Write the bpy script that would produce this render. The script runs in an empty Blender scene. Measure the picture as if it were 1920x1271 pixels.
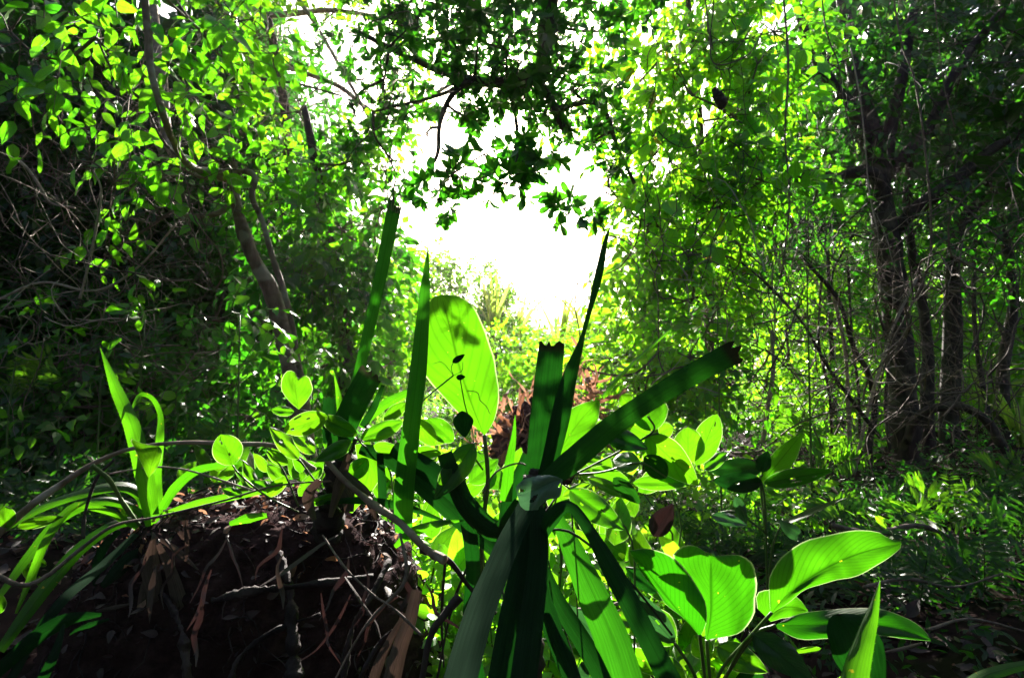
import bpy, math, random
import numpy as np
from mathutils import Matrix, Vector
R = math.radians
rng = np.random.default_rng(7)
random.seed(7)

# ------------------------------------------------------------------ camera, sky, sun, exposure
scene = bpy.context.scene
PITCH = R(4.0)
CAMZ = 0.85
cam_d = bpy.data.cameras.new('camera'); cam = bpy.data.objects.new('camera', cam_d)
scene.collection.objects.link(cam); scene.camera = cam
cam.location = (0, 0, CAMZ); cam.rotation_euler = (R(90) + PITCH, 0, 0)
cam_d.lens = 20.0; cam_d.sensor_width = 36.0; cam_d.clip_start = 0.02; cam_d.clip_end = 2000
cam_d.dof.use_dof = True; cam_d.dof.focus_distance = 1.15; cam_d.dof.aperture_fstop = 9.0
FPX = 20.0 / 36.0 * 1920

SUN_EL = R(29.7); SUN_AZ = R(0.9)         # azimuth measured from +Y towards +X
S = np.array([math.sin(SUN_AZ) * math.cos(SUN_EL), math.cos(SUN_AZ) * math.cos(SUN_EL), math.sin(SUN_EL)])
world = bpy.data.worlds.new('World'); scene.world = world; world.use_nodes = True
wn = world.node_tree; wn.nodes.clear()
sky = wn.nodes.new('ShaderNodeTexSky'); sky.sky_type = 'NISHITA'; sky.sun_disc = False
sky.sun_elevation = SUN_EL; sky.sun_rotation = SUN_AZ
sky.air_density = 1.0; sky.dust_density = 4.0; sky.ozone_density = 1.0
bg = wn.nodes.new('ShaderNodeBackground'); bg.inputs[1].default_value = 0.06
wo = wn.nodes.new('ShaderNodeOutputWorld')
wn.links.new(sky.outputs[0], bg.inputs[0]); wn.links.new(bg.outputs[0], wo.inputs[0])
sun_d = bpy.data.lights.new('sun', 'SUN'); sun_d.energy = 5.0; sun_d.angle = R(0.55); sun_d.color = (1.0, 0.95, 0.86)
sun = bpy.data.objects.new('sun', sun_d); scene.collection.objects.link(sun)
sun.location = (0, 0, 20)
sun.rotation_euler = Vector(S).to_track_quat('Z', 'Y').to_euler()
vs = scene.view_settings
scene.display_settings.display_device = 'sRGB'
vs.view_transform = 'Standard'; vs.look = 'None'; vs.gamma = 1.0; vs.use_curve_mapping = False
vs.exposure = 2.6
cy = scene.cycles
cy.max_bounces = 8; cy.diffuse_bounces = 4; cy.glossy_bounces = 2; cy.transmission_bounces = 4; cy.transparent_max_bounces = 4
cy.caustics_reflective = False; cy.caustics_refractive = False
cy.sample_clamp_indirect = 6.0
cy.use_denoising = True
try: cy.denoiser = 'OPENIMAGEDENOISE'
except Exception: pass

# ------------------------------------------------------------------ geometry helpers
C0 = np.array([0, 0, CAMZ]); FW = np.array([0, math.cos(PITCH), math.sin(PITCH)])
UPV = np.array([0, -math.sin(PITCH), math.cos(PITCH)]); XV = np.array([1.0, 0, 0])
def P(px, py, d):
    return C0 + FW * d + XV * ((px - 960) / FPX * d) + UPV * ((635.5 - py) / FPX * d)
def proj(V):
    r = V - C0; d = r @ FW
    dd = np.where(d > 0.05, d, 1e9)
    return 960 + (r @ XV) / dd * FPX, 635.5 - (r @ UPV) / dd * FPX, d
def nrm(a):
    a = np.asarray(a, float)
    return a / np.maximum(np.linalg.norm(a, axis=-1, keepdims=True), 1e-9)

class MB:
    """collects faces; build() links them as ONE mesh object"""
    def __init__(s): s.V = []; s.F = []; s.UV = []; s.n = 0
    def add(s, V, F, UV=None):
        V = np.asarray(V, float)
        s.V.append(V); s.F.append([tuple(i + s.n for i in f) for f in F]); s.n += len(V)
        s.UV.append(np.asarray(UV, float) if UV is not None else np.zeros((len(V), 2)))
    def mesh(s, name, mat, off=(0, 0, 0), smooth=True):
        V = np.concatenate(s.V) - np.asarray(off); F = [f for g in s.F for f in g]; UV = np.concatenate(s.UV)
        me = bpy.data.meshes.new(name); me.from_pydata(V.tolist(), [], F)
        uvl = me.uv_layers.new(name='UVMap')
        idx = np.empty(len(me.loops), np.int32); me.loops.foreach_get('vertex_index', idx)
        uvl.data.foreach_set('uv', UV[idx].astype(np.float32).ravel())
        me.polygons.foreach_set('use_smooth', np.full(len(F), smooth)); me.materials.append(mat); me.update()
        return me
    def build(s, name, mat, parent=None, smooth=True):
        off = parent_world(parent) if parent is not None else (0, 0, 0)
        o = bpy.data.objects.new(name, s.mesh(name, mat, off, smooth)); scene.collection.objects.link(o)
        if parent is not None: o.parent = parent
        return o
WORLD = {}
def parent_world(p):
    l = np.zeros(3)
    while p is not None: l = l + np.array(p.location); p = p.parent
    return l
def tag(o, label=None, cat=None, group=None, kind=None):
    if label: o['label'] = label
    if cat: o['category'] = cat
    if group: o['group'] = group
    if kind: o['kind'] = kind
    return o
def empty(name, loc, label, cat, group=None):
    o = bpy.data.objects.new(name, None); scene.collection.objects.link(o)
    o.location = tuple(float(c) for c in loc); o.empty_display_size = .05
    return tag(o, label, cat, group)

def catmull(pts, n):
    pts = np.asarray(pts, float)
    if len(pts) < 3:
        t = np.linspace(0, 1, n)[:, None]; return pts[0] * (1 - t) + pts[-1] * t
    p = np.vstack([2 * pts[0] - pts[1], pts, 2 * pts[-1] - pts[-2]])
    u = np.linspace(0, len(pts) - 1 - 1e-6, n); i = u.astype(int); f = (u - i)[:, None]
    a, b, c, d = p[i], p[i + 1], p[i + 2], p[i + 3]
    return .5 * ((2 * b) + (c - a) * f + (2 * a - 5 * b + 4 * c - d) * f ** 2 + (3 * b - a - 3 * c + d) * f ** 3)
def resample(pts, n):
    pts = np.asarray(pts, float)
    dense = catmull(pts, max(60, n * 6)) if len(pts) > 2 else catmull(pts, 60)
    s = np.r_[0, np.cumsum(np.linalg.norm(np.diff(dense, axis=0), axis=1))]; t = np.linspace(0, s[-1], n)
    return np.stack([np.interp(t, s, dense[:, k]) for k in range(dense.shape[1])], 1)
def frames(C):
    T = nrm(np.gradient(C, axis=0)); ref = np.array([0, 0, 1.0]) if abs(T[0][2]) < .9 else np.array([1.0, 0, 0])
    A = np.zeros_like(C); a = nrm(np.cross(T[0], ref))
    for i in range(len(C)):
        a = nrm(a - T[i] * (a @ T[i])); A[i] = a
    return T, A, np.cross(T, A)
def tube(mb, pts, r, n=None, sides=8, rough=0.0, cap=True, lump=0.0):
    pts = np.asarray(pts, float); n = n or max(4, len(pts) * 4)
    C = catmull(pts, n); r = np.atleast_1d(np.asarray(r, float))
    rr = np.interp(np.linspace(0, 1, n), np.linspace(0, 1, len(r)), r) if len(r) > 1 else np.full(n, r[0])
    if lump: rr = rr * (1 + lump * np.convolve(rng.normal(size=n + 4), np.ones(5) / 5, 'valid') * 2)
    T, A, B = frames(C); th = np.arange(sides) * 2 * math.pi / sides
    rad = rr[:, None] * (1 + (rng.normal(size=(n, sides)) * rough if rough else np.zeros((n, sides))))
    V = C[:, None] + rad[..., None] * (np.cos(th)[None, :, None] * A[:, None] + np.sin(th)[None, :, None] * B[:, None])
    L = np.r_[0, np.cumsum(np.linalg.norm(np.diff(C, axis=0), axis=1))]
    UV = np.stack(np.broadcast_arrays(np.arange(sides)[None] / sides, L[:, None]), -1).reshape(-1, 2)
    F = [(i * sides + j, i * sides + (j + 1) % sides, (i + 1) * sides + (j + 1) % sides, (i + 1) * sides + j) for i in range(n - 1) for j in range(sides)]
    if cap and sides > 4: F += [tuple(range(sides))[::-1], tuple((n - 1) * sides + j for j in range(sides))]
    mb.add(V.reshape(-1, 3), F, UV)
def pxpath(pts):
    return np.array([P(*p) for p in pts])
def pxr(w, d): return w / FPX * d

# ------------------------------------------------------------------ materials
def mat_new(name):
    m = bpy.data.materials.new(name); m.use_nodes = True; nt = m.node_tree; nt.nodes.clear()
    return m, nt, (lambda t, **k: _node(nt, t, **k)), (lambda a, b: nt.links.new(a, b))
def _node(nt, t, **k):
    n = nt.nodes.new('ShaderNode' + t)
    for a, v in k.items():
        if isinstance(a, str) and a.startswith('i_'):
            n.inputs[int(a[2:])].default_value = v
        else: setattr(n, a, v)
    return n
def math_n(nt, op, a, b=None, clamp=False):
    n = nt.nodes.new('ShaderNodeMath'); n.operation = op; n.use_clamp = clamp
    for i, v in enumerate((a, b)):
        if v is None: continue
        if isinstance(v, (int, float)): n.inputs[i].default_value = v
        else: nt.links.new(v, n.inputs[i])
    return n.outputs[0]
def mixc(nt, fac, a, b, blend='MIX'):
    n = nt.nodes.new('ShaderNodeMix'); n.data_type = 'RGBA'; n.blend_type = blend
    for i, v in ((0, fac), (6, a), (7, b)):
        if isinstance(v, (int, float)): n.inputs[i].default_value = v
        elif isinstance(v, tuple): n.inputs[i].default_value = (*v, 1) if len(v) == 3 else v
        else: nt.links.new(v, n.inputs[i])
    return n.outputs[2]
def leaf_mat(name, ra, rb, ta, tb, rough=.38, spec=.5, vein=.35, nv=9, tfac=.5, spots=0.0, spotcol=(.35, .22, .03), edge=0.0, straight=False, scale=25, bump=.35, streak=0.0, tip=0.0):
    m, nt, N, L = mat_new(name)
    uv = N('UVMap'); sx = N('SeparateXYZ'); L(uv.outputs[0], sx.inputs[0]); u, v = sx.outputs[0], sx.outputs[1]
    oi = N('ObjectInfo'); ge = N('NewGeometry')
    r = math_n(nt, 'FRACT', math_n(nt, 'ADD', oi.outputs['Random'], ge.outputs['Random Per Island']))
    au = math_n(nt, 'ABSOLUTE', math_n(nt, 'SUBTRACT', u, .5))
    mid = math_n(nt, 'SUBTRACT', 1.0, math_n(nt, 'MULTIPLY', au, 28.0 if not straight else 14.0), True)
    if straight: ph = math_n(nt, 'MULTIPLY', u, nv * 6.283)
    else: ph = math_n(nt, 'MULTIPLY', math_n(nt, 'SUBTRACT', v, math_n(nt, 'MULTIPLY', au, .75)), nv * 6.283)
    lat = math_n(nt, 'POWER', math_n(nt, 'ABSOLUTE', math_n(nt, 'COSINE', math_n(nt, 'MULTIPLY', ph, .5))), 14.0 if not straight else 3.0)
    vm = math_n(nt, 'MAXIMUM', mid, math_n(nt, 'MULTIPLY', lat, .4), True)
    tc = N('TexCoord'); no = N('TexNoise'); no.inputs['Scale'].default_value = scale; no.inputs['Detail'].default_value = 3
    L(tc.outputs['Object'], no.inputs[0])
    nz = math_n(nt, 'ADD', math_n(nt, 'MULTIPLY', no.outputs[0], .7), .65)
    if streak:
        cb = N('CombineXYZ'); L(math_n(nt, 'MULTIPLY', u, 34.0), cb.inputs[0]); L(math_n(nt, 'MULTIPLY', v, 3.5), cb.inputs[1]); L(math_n(nt, 'MULTIPLY', r, 50.0), cb.inputs[2])
        n3 = N('TexNoise'); n3.inputs['Scale'].default_value = 1.0; n3.inputs['Detail'].default_value = 4; L(cb.outputs[0], n3.inputs[0])
        nz = math_n(nt, 'MULTIPLY', nz, math_n(nt, 'ADD', math_n(nt, 'MULTIPLY', n3.outputs[0], 2 * streak), 1 - streak))
    def shade(a, b, k):
        c = mixc(nt, r, a, b)
        c = mixc(nt, math_n(nt, 'MULTIPLY', vm, vein * k), c, tuple(x * .25 for x in a))
        cm = N('CombineColor'); [L(nz, cm.inputs[i]) for i in range(3)]
        c = mixc(nt, 1.0, c, cm.outputs[0], 'MULTIPLY')
        if edge:
            e = math_n(nt, 'MULTIPLY', math_n(nt, 'SUBTRACT', au, .475), 40.0, True)
            c = mixc(nt, math_n(nt, 'MULTIPLY', e, edge), c, (.6, .65, .35))
        if tip:
            tm = math_n(nt, 'MULTIPLY', math_n(nt, 'SUBTRACT', math_n(nt, 'ADD', v, math_n(nt, 'MULTIPLY', no.outputs[0], .05)), .955 - tip), 40.0, True)
            c = mixc(nt, tm, c, (.012, .012, .006))
        if spots:
            n2 = N('TexNoise'); n2.inputs['Scale'].default_value = 95; L(tc.outputs['Object'], n2.inputs[0])
            s_ = math_n(nt, 'MULTIPLY', math_n(nt, 'SUBTRACT', n2.outputs[0], .745 - spots * .15), 18.0, True)
            c = mixc(nt, s_, c, spotcol)
        return c
    bs = N('BsdfPrincipled'); bs.inputs['Roughness'].default_value = rough; bs.inputs['Specular IOR Level'].default_value = spec
    L(shade(ra, rb, 1), bs.inputs['Base Color'])
    tr = N('BsdfTranslucent'); L(shade(ta, tb, 1.6), tr.inputs[0])
    bp = N('Bump'); bp.inputs['Strength'].default_value = bump; bp.inputs['Distance'].default_value = .002
    L(math_n(nt, 'ADD', math_n(nt, 'MULTIPLY', vm, -1.0), no.outputs[0]), bp.inputs['Height']); L(bp.outputs[0], bs.inputs['Normal'])
    mx = N('MixShader'); mx.inputs[0].default_value = tfac; L(bs.outputs[0], mx.inputs[1]); L(tr.outputs[0], mx.inputs[2])
    out = N('OutputMaterial'); L(mx.outputs[0], out.inputs[0])
    return m
def rough_mat(name, ca, cb, cc=None, scale=14, stretch=(1, 1, .25), rough=.85, bump=.6, ringy=0.0, spec=.3):
    m, nt, N, L = mat_new(name)
    tc = N('TexCoord'); mp = N('Mapping'); mp.inputs['Scale'].default_value = stretch; L(tc.outputs['Object'], mp.inputs[0])
    n1 = N('TexNoise'); n1.inputs['Scale'].default_value = scale; n1.inputs['Detail'].default_value = 6; n1.inputs['Roughness'].default_value = .65; L(mp.outputs[0], n1.inputs[0])
    n2 = N('TexNoise'); n2.inputs['Scale'].default_value = scale * .35; n2.inputs['Detail'].default_value = 3; L(tc.outputs['Object'], n2.inputs[0])
    f1 = math_n(nt, 'MULTIPLY', math_n(nt, 'SUBTRACT', n1.outputs[0], .3), 2.4, True)
    c = mixc(nt, f1, ca, cb)
    if cc: c = mixc(nt, math_n(nt, 'MULTIPLY', math_n(nt, 'SUBTRACT', n2.outputs[0], .52), 9.0, True), c, cc)
    oi = N('ObjectInfo'); ge = N('NewGeometry')
    r = math_n(nt, 'FRACT', math_n(nt, 'ADD', oi.outputs['Random'], ge.outputs['Random Per Island']))
    k = math_n(nt, 'ADD', math_n(nt, 'MULTIPLY', r, .6), .7); cm = N('CombineColor'); [L(k, cm.inputs[i]) for i in range(3)]
    c = mixc(nt, 1.0, c, cm.outputs[0], 'MULTIPLY')
    bs = N('BsdfPrincipled'); bs.inputs['Roughness'].default_value = rough; bs.inputs['Specular IOR Level'].default_value = spec
    L(c, bs.inputs['Base Color'])
    bp = N('Bump'); bp.inputs['Strength'].default_value = bump; bp.inputs['Distance'].default_value = .01
    h = n1.outputs[0]
    if ringy:
        w = N('TexWave'); w.bands_direction = 'Z'; w.inputs['Scale'].default_value = 7; w.inputs['Distortion'].default_value = 5; L(tc.outputs['Object'], w.inputs[0])
        h = math_n(nt, 'ADD', h, math_n(nt, 'MULTIPLY', w.outputs['Fac'], ringy))
    L(h, bp.inputs['Height']); L(bp.outputs[0], bs.inputs['Normal'])
    out = N('OutputMaterial'); L(bs.outputs[0], out.inputs[0])
    return m
M = {}
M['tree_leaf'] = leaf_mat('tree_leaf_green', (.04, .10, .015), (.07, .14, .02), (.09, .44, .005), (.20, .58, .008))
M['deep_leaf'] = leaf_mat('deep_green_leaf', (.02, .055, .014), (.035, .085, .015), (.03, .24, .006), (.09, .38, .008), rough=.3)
M['shaded_leaf'] = leaf_mat('shaded_leaf_green', (.014, .035, .012), (.03, .06, .014), (.02, .13, .006), (.05, .22, .008), rough=.3)  # leaf green darkened, shade put into the colour
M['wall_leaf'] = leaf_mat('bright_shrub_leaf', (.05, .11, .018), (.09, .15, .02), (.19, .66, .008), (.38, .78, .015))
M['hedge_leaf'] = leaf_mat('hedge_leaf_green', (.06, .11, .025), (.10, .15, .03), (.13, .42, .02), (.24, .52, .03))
M['epi_leaf'] = leaf_mat('fleshy_leaf_green', (.028, .085, .012), (.04, .10, .012), (.045, .20, .002), (.10, .29, .003), rough=.45, spec=.35, tfac=.6, vein=.3, nv=6, edge=.6, spots=.2, scale=18)
M['paddle_leaf'] = leaf_mat('paddle_leaf_green', (.025, .08, .012), (.035, .09, .012), (.018, .15, .0015), (.045, .20, .002), rough=.5, spec=.35, tfac=.62, vein=.5, nv=15, edge=.5, spots=.03, spotcol=(.6, .55, .02), scale=14)
M['bluish_leaf'] = leaf_mat('dark_bluish_leaf', (.03, .045, .04), (.04, .055, .05), (.015, .06, .012), (.02, .08, .015), rough=.28, spec=.7, vein=.5, nv=11, scale=16)  # dark blue-grey green with a glossy surface
M['big_leaf'] = leaf_mat('very_large_leaf_green', (.035, .10, .012), (.035, .10, .012), (.06, .235, .002), (.06, .235, .002), rough=.42, spec=.3, tfac=.6, vein=.5, nv=8, edge=.5, spots=.12, spotcol=(.5, .5, .05), scale=9, bump=.15)
M['dry_leaf'] = leaf_mat('dry_strap_leaf', (.06, .045, .04), (.12, .09, .075), (.03, .018, .014), (.05, .03, .022), rough=.7, spec=.1, vein=.3, nv=8, straight=True, streak=.6, tfac=.25)
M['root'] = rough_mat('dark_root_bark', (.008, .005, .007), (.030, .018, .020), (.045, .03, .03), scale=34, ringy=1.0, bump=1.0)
M['veiled_blade'] = leaf_mat('veiled_blade_green', (.12, .18, .04), (.16, .20, .06), (.35, .60, .04), (.5, .62, .10), vein=.1, nv=5, straight=True)  # paled blade green, the bright veil in front is put into its colour
M['yellow_leaf'] = leaf_mat('yellowing_leaf', (.25, .20, .03), (.30, .16, .03), (.45, .42, .02), (.5, .28, .03))
M['pale_leaf'] = leaf_mat('pale_grey_green_leaf', (.20, .30, .24), (.22, .32, .26), (.02, .06, .02), (.02, .06, .02), rough=.4, vein=.2, nv=5)
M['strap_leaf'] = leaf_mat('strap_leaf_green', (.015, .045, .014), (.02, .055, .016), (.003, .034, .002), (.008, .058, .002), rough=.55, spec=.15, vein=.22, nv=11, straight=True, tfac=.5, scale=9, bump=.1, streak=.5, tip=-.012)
M['strap_lit'] = leaf_mat('sunlit_strap_leaf', (.018, .05, .015), (.022, .06, .016), (.018, .14, .003), (.028, .17, .004), rough=.5, spec=.25, vein=.2, nv=11, straight=True, tfac=.5, scale=9, bump=.1, streak=.5, tip=-.012)  # brighter copy of the strap green, sunlight put into the colour
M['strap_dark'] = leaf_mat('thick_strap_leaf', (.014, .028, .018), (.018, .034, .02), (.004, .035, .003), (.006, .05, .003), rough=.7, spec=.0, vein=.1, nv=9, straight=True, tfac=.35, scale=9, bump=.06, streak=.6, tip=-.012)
M['blade_leaf'] = leaf_mat('spiny_blade_green', (.03, .085, .014), (.04, .10, .015), (.045, .24, .002), (.09, .32, .004), rough=.45, vein=.25, nv=9, straight=True, spots=.2, spotcol=(.5, .4, .02), scale=12)
M['fern_leaf'] = leaf_mat('fern_green', (.03, .08, .012), (.05, .10, .014), (.10, .36, .006), (.20, .48, .010), vein=.2)
M['dark_fern'] = leaf_mat('dark_fern_green', (.018, .045, .012), (.03, .06, .014), (.03, .16, .005), (.07, .26, .008), vein=.2)
M['dead_leaf'] = leaf_mat('dead_leaf_brown', (.16, .085, .06), (.28, .17, .12), (.22, .09, .045), (.34, .18, .11), rough=.7, vein=.3, nv=8, straight=True)
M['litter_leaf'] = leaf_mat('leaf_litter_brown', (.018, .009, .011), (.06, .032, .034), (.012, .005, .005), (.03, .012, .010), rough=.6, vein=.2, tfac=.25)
M['bark'] = rough_mat('grey_brown_bark', (.10, .065, .05), (.34, .24, .19), (.38, .33, .27), scale=26, ringy=.5)
M['dark_bark'] = rough_mat('dark_brown_bark', (.018, .012, .014), (.06, .042, .04), (.09, .075, .06), scale=22)  # very dark brown bark tone
M['twig'] = rough_mat('twig_bark', (.06, .04, .035), (.18, .13, .11), scale=40, stretch=(1, 1, 1))
M['pale_twig'] = rough_mat('pale_dry_twig', (.20, .15, .13), (.42, .34, .30), scale=40, stretch=(1, 1, 1))
M['green_stem'] = rough_mat('green_stem', (.04, .08, .02), (.08, .13, .03), scale=30, rough=.5, bump=.2)
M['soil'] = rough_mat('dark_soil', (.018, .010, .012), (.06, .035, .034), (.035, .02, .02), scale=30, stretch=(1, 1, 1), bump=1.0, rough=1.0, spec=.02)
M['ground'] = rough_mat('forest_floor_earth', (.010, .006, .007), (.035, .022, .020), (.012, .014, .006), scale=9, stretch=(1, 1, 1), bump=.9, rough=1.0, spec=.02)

# ------------------------------------------------------------------ leaf templates (unit length along +Y, normal +Z)
def prof(kind, t):
    t = np.asarray(t, float)
    if kind == 'ovate': return .28 * np.sin(math.pi * np.clip(t, 0, 1) ** .72) ** .85 * (1 - .25 * t)
    if kind == 'round': return .33 * np.sin(math.pi * np.clip(t, 0, 1) ** .9) ** .6
    if kind == 'lance': return .15 * np.sin(math.pi * np.clip(t, 0, 1) ** .8) ** .9
    if kind == 'spoon': return .21 * np.sin(math.pi * np.clip(t, 0, 1) ** 1.5) ** .75
    if kind == 'pinna': return .11 * np.sin(math.pi * np.clip(t * .96 + .04, 0, 1) ** .55) ** .6
    return .2 * np.sin(math.pi * t)
def template(kind, hi, bend=.18, fold=.22, twist=0.0):
    rows = 7 if hi else 4; half = 2 if hi else 1
    t = np.linspace(0, 1, rows); V = []; UV = []
    for i, tt in enumerate(t):
        w = prof(kind, tt) if 0 < i < rows - 1 else 0.0
        for j in range(-half, half + 1):
            f = j / half; x = w * f
            z = fold * abs(x) - bend * tt * tt + (.03 * math.sin(9 * tt + 2 * f) * abs(f) if hi else 0)
            a = twist * tt * f
            V.append((x, tt, z + a * .1)); UV.append((.5 + .5 * f, tt))
    c = 2 * half + 1; F = []
    for i in range(rows - 1):
        for j in range(c - 1):
            if i == 0:
                F.append((half, c * 1 + j + 1, c * 1 + j))
            elif i == rows - 2:
                F.append((i * c + j, i * c + j + 1, (i + 1) * c + half))
            else: F.append((i * c + j, i * c + j + 1, (i + 1) * c + j + 1, (i + 1) * c + j))
    # drop unused duplicate tip and base points
    keep = [half] + list(range(c, c * (rows - 1))) + [c * (rows - 1) + half]
    mp = {k: n for n, k in enumerate(keep)}
    return np.array(V)[keep], [tuple(mp[i] for i in f) for f in F], np.array(UV)[keep]
TPL = {}
for k in ('ovate', 'round', 'lance', 'spoon', 'pinna'):
    for vnt, (b, fo) in enumerate(((.15, .3), (.35, .15), (-.1, .35), (.25, .05))):
        TPL[k, 0, vnt] = template(k, False, b, fo)
        TPL[k, 1, vnt] = template(k, True, b, fo, twist=(vnt - 1.5))
_lm = {}
def leaf_mesh(kind, hi, vnt, mat):
    key = (kind, hi, vnt, mat)
    if key not in _lm:
        V, F, UV = TPL[kind, hi, vnt]; mb = MB(); mb.add(V, F, UV); _lm[key] = mb.mesh('leaf_' + kind, M[mat])
    return _lm[key]
def batch_mesh(name, kind, mat, pos, X, Y, Z, ln, off, hi=0):
    """one mesh of many small leaves"""
    groups = np.arange(len(pos)) % 4; Vs = []; idx = []; tot = []; uvs = []; base = 0
    for g in range(4):
        s = groups == g; n = int(s.sum())
        if not n: continue
        V, F, UV = TPL[kind, hi, g]; k = len(V)
        W = pos[s][:, None] + ln[s][:, None, None] * (V[None, :, 0, None] * X[s][:, None] + V[None, :, 1, None] * Y[s][:, None] + V[None, :, 2, None] * Z[s][:, None])
        Vs.append(W.reshape(-1, 3)); fl = np.array([i for f in F for i in f]); ft = np.array([len(f) for f in F])
        idx.append((fl[None] + base + (np.arange(n) * k)[:, None]).ravel()); tot.append(np.tile(ft, n)); uvs.append(np.tile(UV[fl], (n, 1)))
        base += n * k
    V = np.concatenate(Vs) - np.asarray(off); idx = np.concatenate(idx).astype(np.int32); tot = np.concatenate(tot).astype(np.int32); uvs = np.concatenate(uvs)
    me = bpy.data.meshes.new(name)
    me.vertices.add(len(V)); me.vertices.foreach_set('co', V.astype(np.float32).ravel())
    me.loops.add(len(idx)); me.loops.foreach_set('vertex_index', idx)
    me.polygons.add(len(tot)); me.polygons.foreach_set('loop_start', np.r_[0, np.cumsum(tot)[:-1]].astype(np.int32)); me.polygons.foreach_set('loop_total', tot)
    me.polygons.foreach_set('use_smooth', np.ones(len(tot), bool))
    ul = me.uv_layers.new(name='UVMap'); ul.data.foreach_set('uv', uvs.astype(np.float32).ravel())
    me.update(calc_edges=True); me.materials.append(M[mat])
    return me

# open windows between the trees (pixel outlines of where no foliage grows) and clear sun paths
def inpoly(x, y, poly):
    poly = np.asarray(poly, float); c = np.zeros(len(x), bool); j = len(poly) - 1
    for i in range(len(poly)):
        xi, yi = poly[i]; xj, yj = poly[j]
        c ^= ((yi > y) != (yj > y)) & (x < (xj - xi) * (y - yi) / ((yj - yi) or 1e-9) + xi); j = i
    return c
GAP = [(745, 385), (775, 335), (765, 260), (800, 232), (880, 240), (900, 275), (960, 285), (1010, 268), (1060, 272), (1110, 325), (1132, 390), (1148, 470), (1120, 545), (1095, 600), (1000, 600), (965, 525), (905, 478), (800, 470), (760, 425)]
THIN = [([(470, 50), (560, 45), (640, 110), (740, 180), (745, 290), (700, 275), (610, 225), (560, 150)], .6),
        ([(1085, 20), (1185, 30), (1190, 150), (1110, 150)], .5)]
SUNWAYS = []
def keep_mask(pos, gap=True, thin=True, sunway=True):
    n = len(pos); k = np.ones(n, bool)
    x, y, d = proj(pos); jx = x + rng.normal(size=n) * 14; jy = y + rng.normal(size=n) * 14
    infront = d > .3
    if gap: k &= ~(inpoly(jx, jy, GAP) & infront)
    if thin:
        for poly, pr in THIN: k &= ~(inpoly(jx, jy, poly) & infront & (rng.random(n) > pr))
    if sunway:
        for (t, rad, pr) in SUNWAYS:
            r = pos - t; a = r @ S; q = np.linalg.norm(r - a[:, None] * S, axis=1)
            k &= ~((a > .5) & (q < rad) & (rng.random(n) < pr))
    return k

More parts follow.
